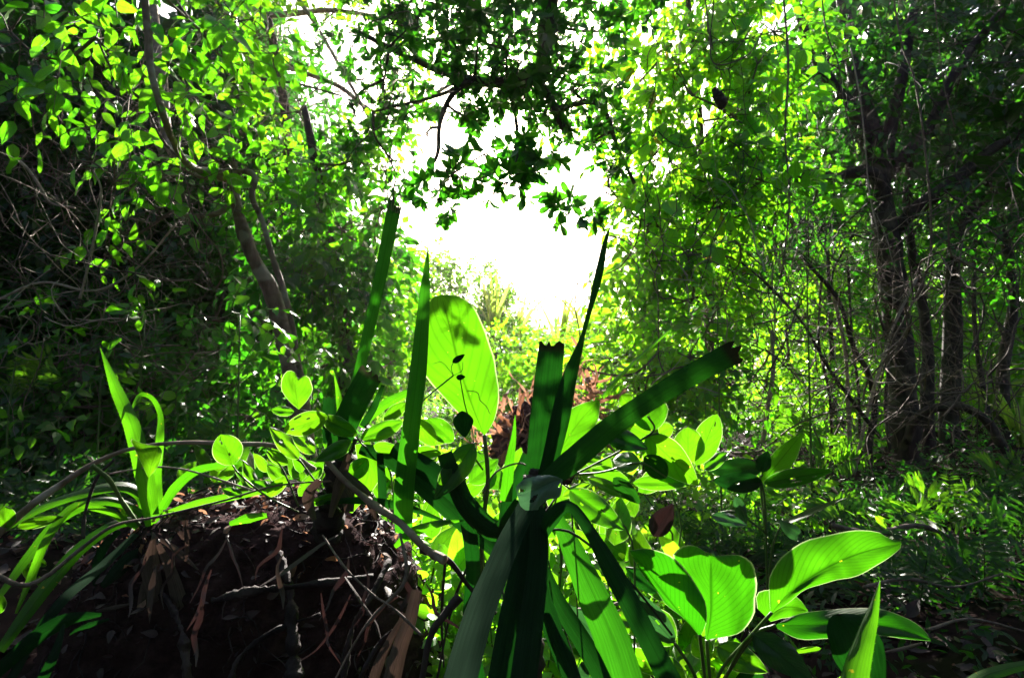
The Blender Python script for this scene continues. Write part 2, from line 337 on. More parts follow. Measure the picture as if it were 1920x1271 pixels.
class Plant:
    def __init__(s, name, label, cat, base, group=None, nparts=300, minpx=12):
        s.o = empty(name, base, label, cat, group); s.base = np.asarray(base, float); s.L = []; s.tw = MB(); s.ntw = 0
        s.nparts = nparts; s.minpx = minpx; s.nodes = [s.base]
    def limb(s, pts, r, mat='bark', name='branch', sides=8, rough=.04, lump=.06, n=None):
        mb = MB(); tube(mb, pts, r, sides=sides, rough=rough, lump=lump, n=n)
        ob = mb.build(name, M[mat], s.o); s.nodes.extend(list(catmull(pts, 8))); return ob
    def leaves(s, kind, mat, pos, X, Y, Z, ln):
        if len(pos): s.L.append((kind, mat, pos, X, Y, Z, ln))
    def sprigs(s, P0, D, L, Nn, nl, size, kind, mat, droop=.25, ang=55, whorl=False, twig=True, mask=True, jit=.3, **mk):
        P0 = np.atleast_2d(P0); D = nrm(D); N = len(P0); L = np.broadcast_to(L, N).astype(float); up = np.array([0, 0, 1.0])
        if mask and N:
            k = keep_mask(P0 + D * L[:, None] * .6, **mk); P0, D, L, Nn = P0[k], D[k], L[k], Nn[k]; N = len(P0)
        if not N: return
        out = [[], [], [], [], []]
        for k in range(nl):
            last = k == nl - 1; t = (k + 1) / nl if not whorl else .8 + .2 * (k / nl)
            pos = P0 + D * (L * t)[:, None] - up * (droop * L * t * t)[:, None]
            T = nrm(D - up * 2 * droop * t); sv = nrm(np.cross(T, Nn))
            if whorl:
                a = k * 2.4 + rng.random(N) * .5; n2 = np.cross(sv, T); el = R(62 if k % 2 else 40)
                rad = sv * np.cos(a)[:, None] + n2 * np.sin(a)[:, None]
                ld = T * math.cos(el) + rad * math.sin(el); nn = T
            else:
                a = R(ang) * (0.15 if last else 1); sg = -1 if k % 2 else 1
                ld = T * math.cos(a) + sv * sg * math.sin(a) - up * .22; nn = Nn
            Y = nrm(ld + rng.normal(size=(N, 3)) * jit * .6); X = nrm(np.cross(Y, nn + rng.normal(size=(N, 3)) * jit)); Z = np.cross(X, Y)
            ln = size * (.6 + .55 * rng.random(N)) * (.75 + .35 * math.sin(math.pi * (k + .7) / nl))
            for o_, v in zip(out, (pos, X, Y, Z, ln)): o_.append(v)
        s.leaves(kind, mat, *[np.concatenate(v) for v in out])
        if twig:
            for i in range(N):
                pts = [P0[i] + D[i] * L[i] * t - up * droop * L[i] * t * t for t in (0, .5, 1)]
                s.add_twig(pts, .0022 if size > .05 else .0014)
    def add_twig(s, pts, r, sides=3, n=None):
        pts = np.asarray(pts); n = n or len(pts)
        tube(s.tw, pts, [r * 1.4, r * .6], n=n, sides=sides, cap=False); s.ntw += 1
    def blob(s, c, rad, n, size, nl=6, kind='ovate', mat='tree_leaf', L=None, droop=.3, shell=.55, bias=(0, 0, 0), link=10, limbmat='twig', up=.45, face=.35, linkr=.006, **kw):
        """a leafy part of a crown: sprigs spread through an ellipsoid, with branches running to them"""
        c = np.asarray(c, float); rad = np.asarray(rad, float); L = L or size * nl * .42
        q = nrm(rng.normal(size=(n, 3))) * (rng.random(n) ** (1 / 3.) * (1 - shell) + shell * rng.random(n) ** .25)[:, None]
        P0 = c + q * rad; D = nrm(q * .8 + rng.normal(size=(n, 3)) * .55 + np.asarray(bias))
        Nn = nrm(rng.normal(size=(n, 3)) * .6 + np.array([0, 0, up]) + np.array([0, -face, 0]))
        s.sprigs(P0, D, L * (.7 + .6 * rng.random(n)), Nn, nl, size, kind, mat, droop=droop, **kw)
        if link:
            nd = np.array(s.nodes); j = int(np.argmin(np.linalg.norm(nd - c, axis=1))); a = nd[j]
            mid = (a + c) / 2 + np.array([0, 0, -.08 * np.linalg.norm(c - a)]) + rng.normal(size=3) * .06 * np.linalg.norm(c - a)
            tube(s.tw, [a, mid, c], [linkr * 2.2, linkr], n=8, sides=5); s.nodes.append(c)
            for _ in range(link):
                e = P0[rng.integers(n)]; m_ = (c + e) / 2 + rng.normal(size=3) * .12 * np.linalg.norm(e - c)
                tube(s.tw, [c, m_, e], [linkr, linkr * .35], n=6, sides=4, cap=False)
    def finish(s, twigmat='twig', partkinds=None):
        if s.tw.n:
            o = s.tw.build('twigs', M[twigmat], s.o); tag(o, kind='stuff')
        cand = []
        for gi, (kind, mat, pos, X, Y, Z, ln) in enumerate(s.L):
            x, y, d = proj(pos + Y * ln[:, None] * .5); px = ln * FPX / np.maximum(d, .1)
            vis = (x > 0) & (x < 1920) & (y > 0) & (y < 1271) & (d > .2) & (px >= s.minpx)
            cand += [(-px[i], gi, i) for i in np.nonzero(vis)[0]]
        cand.sort(); pick = {}
        for p_, gi, i in cand[:s.nparts]: pick.setdefault(gi, []).append((i, -p_))
        for gi, (kind, mat, pos, X, Y, Z, ln) in enumerate(s.L):
            sel = pick.get(gi, []); rest = np.ones(len(pos), bool)
            for i, px in sel:
                rest[i] = False
                o = bpy.data.objects.new('leaf', leaf_mesh(kind, 1 if px > 20 else 0, i % 4, mat)); o.parent = s.o
                mtx = Matrix(((*[X[i][0] * ln[i], Y[i][0] * ln[i], Z[i][0] * ln[i], pos[i][0] - s.base[0]],),
                              (*[X[i][1] * ln[i], Y[i][1] * ln[i], Z[i][1] * ln[i], pos[i][1] - s.base[1]],),
                              (*[X[i][2] * ln[i], Y[i][2] * ln[i], Z[i][2] * ln[i], pos[i][2] - s.base[2]],), (0, 0, 0, 1)))
                o.matrix_basis = mtx; scene.collection.objects.link(o)
            if rest.any():
                key = (kind, mat)
                s.__dict__.setdefault('R', {}).setdefault(key, []).append([a[rest] for a in (pos, X, Y, Z, ln)])
        for (kind, mat), lst in s.__dict__.get('R', {}).items():
            a = [np.concatenate([l[k] for l in lst]) for k in range(5)]
            o = bpy.data.objects.new('foliage', batch_mesh('foliage', kind, mat, *a, off=s.base)); o.parent = s.o
            scene.collection.objects.link(o); tag(o, kind='stuff'); STAT['leaf'] += len(a[0])
        STAT['parts'] += min(len(cand), s.nparts)
        return s.o
STAT = {'leaf': 0, 'parts': 0}

# ------------------------------------------------------------------ large single leaves drawn by their outline
def outline_leaf(parent, mid, left, right, mat, d0, d1, dl=0.0, dr=0.0, bulge=.005, name='leaf', n=14, half=4, label=None, wav=.004, holes=()):
    """mid/left/right: pixel polylines from base to tip; d0,d1 depth at base/tip; dl,dr: extra depth of either edge (metres)"""
    Mi = resample(mid, n); Le = resample(left, n); Ri = resample(right, n); V = []; UV = []
    wd_ = np.linalg.norm(Ri - Le, axis=1)[:, None]; amp = .004 + .010 * rng.random(); env_ = np.sin(math.pi * np.linspace(0, 1, n))[:, None]
    for E_ in (Le, Ri):
        nz_ = np.convolve(rng.normal(size=n + 2), [.25, .5, .25], 'valid')[:, None]; E_ += (E_ - Mi) / np.maximum(np.linalg.norm(E_ - Mi, axis=1)[:, None], 1) * nz_ * wd_ * amp * 2.2 * env_
    for i in range(n):
        t = i / (n - 1); d = d0 + (d1 - d0) * t; env = math.sin(math.pi * t) ** .6 if 0 < t < 1 else 0
        for j in range(-half, half + 1):
            f = j / half; E = Le[i] if f < 0 else Ri[i]; a = abs(f)
            p2 = Mi[i] * (1 - a) + E * a
            dd = d + (dl if f < 0 else dr) * a * env - bulge * env * math.sin(math.pi * a * .9) + wav * env * math.sin(11 * t + 3 * f) * a
            V.append(P(p2[0], p2[1], dd)); UV.append((.5 + .5 * f, t))
    c = 2 * half + 1
    F = [(i * c + j, i * c + j + 1, (i + 1) * c + j + 1, (i + 1) * c + j) for i in range(n - 1) for j in range(c - 1)
         if not any(((i + .5) / n - hv) ** 2 + ((j + .5) / c - hu) ** 2 < hr * hr for hu, hv, hr in holes)]
    mb = MB(); mb.add(V, F, UV); o = mb.build(name, M[mat], parent)
    if label: o['label'] = label
    return o
def oval_leaf(parent, b, t, w, mat, d0, d1, tilt=0.0, shape='round', curve=0.0, **kw):
    """leaf from base pixel b to tip pixel t, full width w px"""
    b = np.array(b, float); t = np.array(t, float); n = kw.pop('n', 0)
    if not n:
        n = 24 if w > 30 else 13
        if w > 30:
            kw.setdefault('half', 7)
            if rng.random() < .45: kw.setdefault('holes', tuple((rng.uniform(.15, .85), rng.uniform(.25, .85), rng.uniform(.03, .05)) for _ in range(rng.integers(1, 4))))
    ax = t - b; pr = np.array([-ax[1], ax[0]]) / max(np.hypot(*ax), 1e-6)
    tt = np.linspace(0, 1, n)
    mid = b + tt[:, None] * ax + (curve * np.sin(math.pi * tt))[:, None] * pr
    if shape == 'round': wp = np.sin(math.pi * tt ** .95) ** .62
    elif shape == 'ovate': wp = np.sin(math.pi * tt ** .75) ** .8
    elif shape == 'spoon': wp = np.sin(math.pi * tt ** 1.25) ** .7
    else: wp = np.sin(math.pi * tt ** .9) ** 1.0
    wp[0] = wp[-1] = 0
    asym = 1 + rng.normal() * .06
    return outline_leaf(parent, mid, mid - pr * (wp * w / 2 * asym)[:, None], mid + pr * (wp * w / 2 / asym)[:, None], mat, d0, d1, dl=-tilt, dr=tilt, **kw)
def strap(parent, pts, hw, mat='strap_leaf', roll=0.0, chan=.35, serr=0.0, jag=0.0, n=26, name='leaf', thick=0.0, label=None, half=3):
    """long channelled leaf: pts=(px,py,depth), hw=half widths in px; serr = spine length (m); jag = torn end (m)"""
    C = resample(pxpath(pts), n); T = nrm(np.gradient(C, axis=0)); view = nrm(C - C0)
    hwp = np.interp(np.linspace(0, 1, n), np.linspace(0, 1, len(hw)), hw); dep = (C - C0) @ FW
    Sd = nrm(np.cross(T, view)); Nn = np.cross(Sd, T)
    roll = np.interp(np.linspace(0, 1, n), np.linspace(0, 1, len(np.atleast_1d(roll))), np.atleast_1d(roll)) if np.ndim(roll) else np.full(n, roll)
    W = hwp / FPX * dep / np.maximum(np.cos(roll), .35); Sr = Sd * np.cos(roll)[:, None] + Nn * np.sin(roll)[:, None]; Nr = nrm(np.cross(Sr, T))
    V = []; UV = []; c = 2 * half + 1
    jg = [rng.random() * jag for _ in range(c)]
    for i in range(n):
        for j in range(-half, half + 1):
            f = j / half
            p = C[i] + Sr[i] * (W[i] * f) + Nr[i] * (chan * W[i] * (f * f)) + Nr[i] * (.03 * W[i] * math.sin(i * .9 + f * 2))
            if i == n - 1 and jag: p = p + T[i] * jg[j + half]
            V.append(p); UV.append((.5 + .5 * f, i / n))
    F = [(i * c + j, i * c + j + 1, (i + 1) * c + j + 1, (i + 1) * c + j) for i in range(n - 1) for j in range(c - 1)]
    mb = MB(); mb.add(V, F, UV)
    if serr:
        L = np.r_[0, np.cumsum(np.linalg.norm(np.diff(C, axis=0), axis=1))]
        for sgn in (0, c - 1):
            s_ = .012
            while s_ < L[-1] * .97:
                u = np.interp(s_, L, np.arange(n)); i = min(int(u), n - 2); f = u - i
                e = V[i * c + sgn] * (1 - f) + V[(i + 1) * c + sgn] * f; out = nrm(e - C[i]); 
                mb.add([e - T[i] * serr * .5, e + T[i] * serr * .5, e + out * serr + T[i] * serr * .7], [(0, 1, 2)], [(0, .5)] * 3)
                s_ += .009
    o = mb.build(name, M[mat], parent)
    if thick:
        md = o.modifiers.new('thickness', 'SOLIDIFY'); md.thickness = thick; md.offset = 0
    if label: o['label'] = label
    return o
def stem(parent, pts, w, mat='green_stem', name='stem', sides=6, **kw):
    p = pxpath(pts); d = np.array([q[2] for q in pts]); w = np.atleast_1d(w)
    r = np.interp(np.linspace(0, 1, len(pts)), np.linspace(0, 1, len(w)), w) / 2 / FPX * d
    mb = MB(); tube(mb, p, r, sides=sides, rough=kw.get('rough', .03), lump=kw.get('lump', .05), n=kw.get('n')); return mb.build(name, M[mat], parent)

# ------------------------------------------------------------------ ground
def smooth(x): x = np.clip(x, 0, 1); return x * x * (3 - 2 * x)
def hgt(x, y):
    x = np.asarray(x, float); y = np.asarray(y, float)
    h = .05 * np.sin(1.7 * x + .6) * np.cos(1.3 * y) + .03 * np.sin(4.1 * x + 2) * np.sin(3.7 * y + 1) + .012 * np.sin(11 * x) * np.sin(13 * y)
    h = h + .20 * smooth((-x - .35) / .9) * smooth((3.6 - y) / 1.5)
    h = h + .10 * smooth((x - 1.2) / 2) * smooth((y - 2.5) / 3)
    far = smooth((np.hypot(x, y) - 12) / 20)
    return h * (1 - far) + .25 * far
def gp(px, d):
    x = (px - 960) / FPX * d; y = d * math.cos(PITCH)
    return np.array([x, y, float(hgt(x, y))])
a = np.linspace(-1, 1, 240); gx = np.sinh(a * 6.2) / math.sinh(6.2) * 500
X_, Y_ = np.meshgrid(gx, gx + 2.0); Zg = hgt(X_, Y_) + rng.normal(size=X_.shape) * .008 * (np.hypot(X_, Y_) < 9)
nG = len(a); mb = MB()
mb.add(np.stack([X_, Y_, Zg], -1).reshape(-1, 3), [(i * nG + j, i * nG + j + 1, (i + 1) * nG + j + 1, (i + 1) * nG + j) for i in range(nG - 1) for j in range(nG - 1)])
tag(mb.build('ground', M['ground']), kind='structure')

# ------------------------------------------------------------------ earth mound with roots
def lumpy(V, amp, f):
    o = np.zeros(len(V))
    for k in range(5):
        q = rng.normal(size=3) * f * (1.7 ** k); ph = rng.random(3) * 6.28
        o += amp / (1.55 ** k) * np.sin(V @ q + ph[0]) * np.cos(V @ np.roll(q, 1) * 1.3 + ph[1])
    return o
mc = P(480, 1265, 1.42); mc[2] = .06
nu, nv_ = 150, 70; V = []; UV = []
u = np.linspace(0, 2 * math.pi, nu, endpoint=False); v = np.linspace(0, 1, nv_)
for vv in v:
    el = vv * math.pi / 2; ce = math.cos(el) ** .55
    for uu in u: V.append((math.cos(uu) * ce, math.sin(uu) * ce, math.sin(el) ** .8))
V = np.array(V); nn_ = nrm(V); rad = np.array([.43, .36, .475])
V = V * rad; dsp = lumpy(V, .028, 9) + rng.normal(size=len(V)) * .004
V = mc + V + nn_ * dsp[:, None]; V[:nu, 2] -= .12
F = [(i * nu + j, i * nu + (j + 1) % nu, (i + 1) * nu + (j + 1) % nu, (i + 1) * nu + j) for i in range(nv_ - 1) for j in range(nu)]
mound = empty('earth_mound', (mc[0], mc[1], 0), 'dark root-bound earth mound covered in litter, left of the strap-leaved plant', 'earth mound')
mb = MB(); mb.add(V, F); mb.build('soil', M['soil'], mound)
for pts, w in (([(552, 1290, 1.0), (548, 1180, 1.04), (542, 1100, 1.09), (520, 1030, 1.15)], (26, 18, 10)), ([(400, 1125, 1.09), (470, 1108, 1.06), (560, 1098, 1.05), (700, 1080, 1.09)], (14, 14, 8)),
               ([(300, 1100, 1.14), (340, 1180, 1.06), (352, 1290, 1.01)], (8, 12, 14)), ([(640, 1290, 1.0), (660, 1180, 1.04), (700, 1110, 1.08), (730, 1050, 1.16)], (12, 9, 6)), ([(430, 1290, .99), (450, 1230, 1.02), (520, 1180, 1.04), (600, 1150, 1.05)], (8, 8, 5))):
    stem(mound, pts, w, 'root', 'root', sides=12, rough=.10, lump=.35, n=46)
def scatter_litter(n, place, size, name, flat=.5, mat='litter_leaf', parent=None, off=(0, 0, 0), kinds=('ovate', 'lance')):
    p = place(n); n = len(p)
    N_ = nrm(rng.normal(size=(n, 3)) * flat + np.array([0, 0, 1])); Y = nrm(np.cross(N_, rng.normal(size=(n, 3)))); X = np.cross(Y, N_)
    o = None
    for k, kd in enumerate(kinds):
        s = np.arange(n) % len(kinds) == k
        o = bpy.data.objects.new(name, batch_mesh(name, kd, mat, p[s], X[s], Y[s], N_[s], size * (.4 + rng.random(s.sum())), off, hi=1)); scene.collection.objects.link(o)
        if parent: o.parent = parent
        tag(o, kind='stuff')
top = V[(V[:, 2] > .1)]
scatter_litter(1500, lambda n: top[rng.integers(len(top), size=n)] + rng.normal(size=(n, 3)) * .006 + np.array([0, 0, .004]), .026, 'litter', .6, parent=mound, off=(mc[0], mc[1], 0))
up_ = V[V[:, 2] > .40]
scatter_litter(200, lambda n: up_[rng.integers(len(up_), size=n)] + rng.normal(size=(n, 3)) * .008 + np.array([0, 0, .012]), .026, 'litter', 1.2, mat='dead_leaf', parent=mound, off=(mc[0], mc[1], 0))
# fine rootlets over the mound
mb = MB()
for _ in range(380):
    i = rng.integers(len(V)); p = V[i].copy()
    if p[2] < .08: continue
    pts = [p]; dr = nrm(rng.normal(size=3) * .8 + np.array([0, -.3, -.7]))
    for k in range(5):
        dr = nrm(dr + rng.normal(size=3) * .5); q = pts[-1] + dr * .03; c_ = nrm((q - mc) / rad) ; q = mc + c_ * rad * (np.linalg.norm((p - mc) / rad) + .01); pts.append(q)
    tube(mb, pts, [.0018, .0006], n=8, sides=4, cap=False)
tag(mb.build('rootlets', M['root'], mound), kind='stuff')

for k in range(18):
    x = rng.uniform(150, 800); y = rng.uniform(985, 1130); d = 1.12 - .16 * min(1, max(0, (y - 980) / 150)) + .04 * abs(x - 470) / 330
    pts = [(x, y, d)]; dx = rng.normal() * 12
    for j in range(4): pts.append((pts[-1][0] + dx + rng.normal() * 9, pts[-1][1] + rng.uniform(18, 38), pts[-1][2] - rng.uniform(.0, .022)))
    strap(mound, pts, (1, rng.uniform(2, 6), rng.uniform(2, 5), .5), 'dry_leaf' if k % 9 == 0 else 'litter_leaf', roll=rng.normal() * .7, n=10, half=1, chan=.5, name='dry_strand')

def ground_pts(x0, x1, y0, y1):
    def f(n):
        x = x0 + (x1 - x0) * rng.random(n); y = y0 + (y1 - y0) * rng.random(n) ** 1.3
        return np.stack([x, y, hgt(x, y) + .012], 1)
    return f
scatter_litter(9000, ground_pts(-4, 5, .6, 8), .07, 'leaf_litter', .45)
scatter_litter(700, ground_pts(-2.2, 2.6, 1.0, 3), .035, 'leaf_litter', .8, mat='dead_leaf')

# ------------------------------------------------------------------ clear ways of the sun to plants that stand in its light
for q, r_, pr in ((P(870, 690, 1.2), .16, .9), (P(600, 790, 1.15), .16, .8), (P(270, 860, 1.3), .2, .92), (P(215, 720, 1.26), .17, .95), (P(330, 950, 1.25), .14, .6),
                  (P(1300, 1100, .95), .16, .85), (P(1560, 1050, .95), .17, .85), (P(1650, 1180, .95), .12, .8), (P(1250, 850, 1.15), .22, .8), (P(1110, 970, 1.), .12, .7),
                  (P(300, 150, 2.5), .42, .85), (P(380, 80, 2.6), .4, .8), (P(220, 300, 2.6), .35, .7), (P(150, 90, 2.5), .35, .7), (P(430, 260, 2.8), .3, .7),
                  (P(1330, 830, 1.4), .15, .8), (P(1480, 860, 1.6), .15, .5), (P(1478, 790, 3.35), .25, .95), (P(1780, 920, 2.85), .38, .95), (P(1600, 950, 2.5), .15, .9), (P(1545, 840, 3.1), .2, .7), (P(470, 600, 2.4), .2, .8), (P(270, 600, 2.4), .12, .7)):
    SUNWAYS.append((q, r_, pr))

# ------------------------------------------------------------------ trees
# slender curved tree on the left
t1 = Plant('leaning_tree', 'slender curved tree with a broken stub top, left of the big translucent leaf', 'tree', gp(562, 3.0), nparts=300)
t1.limb(np.vstack([gp(585, 3.05) - [0, 0, .1], pxpath([(566, 800, 3.03), (545, 680, 3.0), (528, 610, 3), (508, 545, 2.98), (478, 490, 2.96), (455, 430, 2.95), (441, 370, 2.95), (437, 305, 2.95)])]),
        [pxr(26, 3), pxr(21, 3), pxr(18, 3), pxr(16, 3), pxr(14, 3), pxr(12, 3), pxr(11, 3), pxr(9, 3), pxr(7, 3)], name='trunk', sides=16, rough=.03, n=70)
t1.limb(pxpath([(437, 318, 2.95), (395, 325, 2.8), (352, 308, 2.6), (325, 265, 2.4), (303, 205, 2.25), (283, 130, 2.2), (277, 60, 2.2), (266, -60, 2.2)]), [pxr(6, 2.8), pxr(5, 2.8)])
t1.limb(pxpath([(440, 325, 2.95), (462, 322, 2.93), (478, 334, 2.92), (472, 368, 2.9), (492, 415, 2.9), (510, 480, 2.9), (532, 545, 2.9), (548, 610, 2.9), (562, 700, 2.92), (566, 760, 2.95)]), [pxr(6, 2.9), pxr(5, 2.9)])
t1.limb(pxpath([(440, 350, 2.95), (428, 385, 2.9), (402, 402, 2.85), (345, 403, 2.8), (320, 380, 2.8), (305, 335, 2.8)]), [pxr(6, 2.9), pxr(3, 2.9)])
t1.limb(pxpath([(425, 330, 3.1), (365, 320, 3.2), (325, 285, 3.25), (308, 235, 3.3), (305, 170, 3.3), (290, 60, 3.35), (280, -80, 3.4)]), [pxr(12, 3.2), pxr(11, 3.2), pxr(9, 3.2)])
for (x, y, d, r_, n_, sz, mt) in ((380, 60, 2.6, (.28, .25, .16), 24, .105, 'tree_leaf'), (270, 190, 2.55, (.25, .25, .18), 24, .105, 'tree_leaf'), (180, 70, 2.5, (.28, .25, .12), 22, .105, 'tree_leaf'),
                                  (90, 110, 2.5, (.18, .2, .08), 12, .105, 'tree_leaf'), (330, 330, 2.75, (.22, .2, .14), 14, .105, 'tree_leaf'), (215, 340, 2.7, (.15, .2, .12), 11, .105, 'tree_leaf'),
                                  (430, 230, 2.9, (.15, .2, .14), 14, .08, 'tree_leaf'), (230, 460, 2.7, (.16, .2, .12), 9, .085, 'tree_leaf'), (420, 110, 2.65, (.15, .2, .1), 12, .105, 'tree_leaf'),
                                  (20, 60, 2.5, (.2, .2, .15), 12, .10, 'deep_leaf'), (330, 0, 2.6, (.5, .4, .12), 30, .10, 'tree_leaf'), (470, 320, 2.95, (.16, .15, .12), 12, .07, 'tree_leaf'), (450, 40, 2.7, (.2, .2, .1), 12, .10, 'tree_leaf')):
    t1.blob(P(x, y, d), r_, max(4, int(n_ * .62)), sz, nl=6, kind='ovate', mat=mt, droop=.45, link=4, linkr=.004, face=.8, up=.2)
t1.finish()

GRP_L = 'dense trees along the left side'
def bush(name, label, cat, px, d, blobs, group=None, trunk=None, nparts=300, tw='twig', minpx=12, **kw):
    p = Plant(name, label, cat, gp(px, d), group=group, nparts=nparts, minpx=minpx)
    zt = max(b[1] is not None and P(b[0], b[1], b[2])[2] for b in blobs)
    if trunk:
        p.limb(pxpath(trunk[0]) if not isinstance(trunk[0], np.ndarray) else trunk[0], [pxr(w, d) for w in trunk[1]], mat=trunk[2] if len(trunk) > 2 else 'dark_bark', name='trunk', sides=12, n=40)
    else:
        b0 = blobs[0]; t_ = P(b0[0], b0[1], b0[2])
        p.limb([p.base - [0, 0, .05], p.base * .6 + t_ * .4 + rng.normal(size=3) * .06, t_], [.012 * d ** .5, .006 * d ** .5], mat='dark_bark', name='trunk', sides=7)
    for b in blobs:
        x, y, dd, rr, n = b[:5]; k = dict(kw); k.update(b[5] if len(b) > 5 else {})
        p.blob(P(x, y, dd), (rr, rr, rr) if np.isscalar(rr) else rr, n, **k)
    p.finish(tw); return p

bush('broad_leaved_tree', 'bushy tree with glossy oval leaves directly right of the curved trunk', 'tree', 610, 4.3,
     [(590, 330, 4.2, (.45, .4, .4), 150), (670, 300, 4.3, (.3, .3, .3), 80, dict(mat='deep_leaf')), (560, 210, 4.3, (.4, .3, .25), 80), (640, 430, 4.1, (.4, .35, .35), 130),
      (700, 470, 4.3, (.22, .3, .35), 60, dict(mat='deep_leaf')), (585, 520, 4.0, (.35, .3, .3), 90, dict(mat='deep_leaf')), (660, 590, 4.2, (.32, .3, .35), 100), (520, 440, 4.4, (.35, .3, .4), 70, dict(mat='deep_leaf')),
      (600, 690, 4.1, (.3, .3, .25), 60), (715, 390, 4.3, (.12, .2, .2), 30, dict(mat='shaded_leaf'))],
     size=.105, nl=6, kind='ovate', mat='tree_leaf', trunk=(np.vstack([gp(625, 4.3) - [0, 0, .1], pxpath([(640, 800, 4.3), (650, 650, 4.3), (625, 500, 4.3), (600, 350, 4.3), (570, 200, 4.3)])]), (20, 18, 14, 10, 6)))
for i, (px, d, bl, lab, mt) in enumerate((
        (60, 5.2, [(30, 120, 5, .9, 170), (90, 330, 5, .8, 150), (20, 520, 5, .8, 130), (-120, 300, 5, .9, 80)], 'dark tall tree filling the upper left corner', 'shaded_leaf'),
        (250, 5.0, [(220, 200, 5, .8, 150), (260, 400, 4.8, .7, 130), (200, 560, 4.8, .7, 120), (330, 80, 5.2, .8, 120)], 'dark tree behind the sunlit spray of leaves at upper left', 'shaded_leaf'),
        (420, 5.6, [(420, 220, 5.6, .8, 140), (440, 420, 5.4, .8, 160), (400, 600, 5.2, .7, 150), (500, 130, 5.8, .6, 90)], 'dark tree behind the curved trunk and its stub', 'shaded_leaf'),
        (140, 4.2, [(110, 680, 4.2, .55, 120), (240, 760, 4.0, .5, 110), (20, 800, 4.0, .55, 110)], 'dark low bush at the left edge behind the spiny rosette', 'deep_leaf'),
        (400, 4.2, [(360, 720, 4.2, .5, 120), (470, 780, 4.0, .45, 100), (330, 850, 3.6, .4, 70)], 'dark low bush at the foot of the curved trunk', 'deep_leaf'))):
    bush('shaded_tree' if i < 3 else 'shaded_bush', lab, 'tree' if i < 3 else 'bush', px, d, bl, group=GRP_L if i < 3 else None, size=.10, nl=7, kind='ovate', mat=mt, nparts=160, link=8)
for i, (px, d, bl, lab) in enumerate((
        (120, 8.5, [(60, 300, 8.5, 1.6, 170), (160, 520, 8.5, 1.5, 170), (0, 650, 8, 1.2, 100), (250, 130, 9, 1.6, 150)], 'tall background tree behind the left edge, seen through gaps in dark leaves'),
        (330, 9.0, [(330, 330, 9, 1.5, 170), (420, 520, 9, 1.4, 170), (300, 660, 8.5, 1.2, 120), (470, 200, 9.5, 1.4, 130)], 'tall background tree seen through gaps left of the curved trunk'),
        (560, 9.5, [(560, 420, 9.5, 1.1, 160), (600, 560, 9.5, 1.2, 160), (500, 640, 9, 1.2, 120), (520, 300, 9.5, 1.0, 100)], 'tall background tree seen through gaps right of the curved trunk'))):
    bush('background_tree', lab, 'tree', px, d, bl, group=GRP_L, size=.19, nl=7, kind='ovate', mat='deep_leaf', nparts=60, link=6, twig=False, thin=False, linkr=.015)

# far left occluding wood and everything around the clearing
def mass(name, n, place, size, mat, kind='ovate', twig=False):
    p = place(n); p = p[keep_mask(p, thin=False)]; n = len(p)
    Y = nrm(rng.normal(size=(n, 3)) + [0, 0, -.2]); X = nrm(np.cross(Y, rng.normal(size=(n, 3)))); Z = np.cross(X, Y)
    o = bpy.data.objects.new(name, batch_mesh(name, kind, mat, p, X, Y, Z, size * (.5 + .8 * rng.random(n)), (0, 0, 0))); scene.collection.objects.link(o)
    tag(o, kind='stuff'); STAT['leaf'] += n; return o
def ring(r0, r1, a0, a1, zfun):
    def f(n):
        a = R(a0) + R(a1 - a0) * rng.random(n); r = r0 + (r1 - r0) * rng.random(n)
        z = zfun(np.degrees(a)) * (1 - rng.random(n) ** 1.4 * .98); lump = .8 + .2 * np.sin(a * 23) + .12 * np.sin(a * 61 + 1)
        return np.stack([np.sin(a) * r, np.cos(a) * r, z * lump], 1)
    return f
# azimuth from +Y towards +X; low in the middle, tall at the sides
def zf(a): return 3.2 + 9 * smooth((np.abs(a) - 14) / 12)
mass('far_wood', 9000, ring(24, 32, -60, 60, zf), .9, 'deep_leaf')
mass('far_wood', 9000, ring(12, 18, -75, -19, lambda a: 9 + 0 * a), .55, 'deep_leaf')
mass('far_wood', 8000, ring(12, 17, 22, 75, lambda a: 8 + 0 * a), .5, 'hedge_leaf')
mass('shade_thicket', 9000, ring(6, 9, -62, -23, lambda a: 6.5 + 0 * a), .3, 'shaded_leaf')
mass('shade_thicket', 3500, ring(6.5, 9, -34, -17.5, lambda a: 5.2 + 0 * a), .26, 'shaded_leaf')  # mass added to keep the sun off the left trees
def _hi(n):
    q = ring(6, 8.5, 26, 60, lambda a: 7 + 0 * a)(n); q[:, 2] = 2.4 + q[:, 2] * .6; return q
mass('shade_thicket', 2200, _hi, .3, 'shaded_leaf')
mass('added_shade_wood', 9000, ring(4.5, 8, 70, 290, lambda a: 7 + 0 * a), .4, 'shaded_leaf')  # unseen wood beside and behind the camera, added to block sky light
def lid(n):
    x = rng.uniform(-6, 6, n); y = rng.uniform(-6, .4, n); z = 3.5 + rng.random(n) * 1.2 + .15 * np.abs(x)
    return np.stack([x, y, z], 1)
mass('added_shade_canopy', 6000, lid, .32, 'shaded_leaf')  # unseen leaf roof added to keep skylight off the foreground

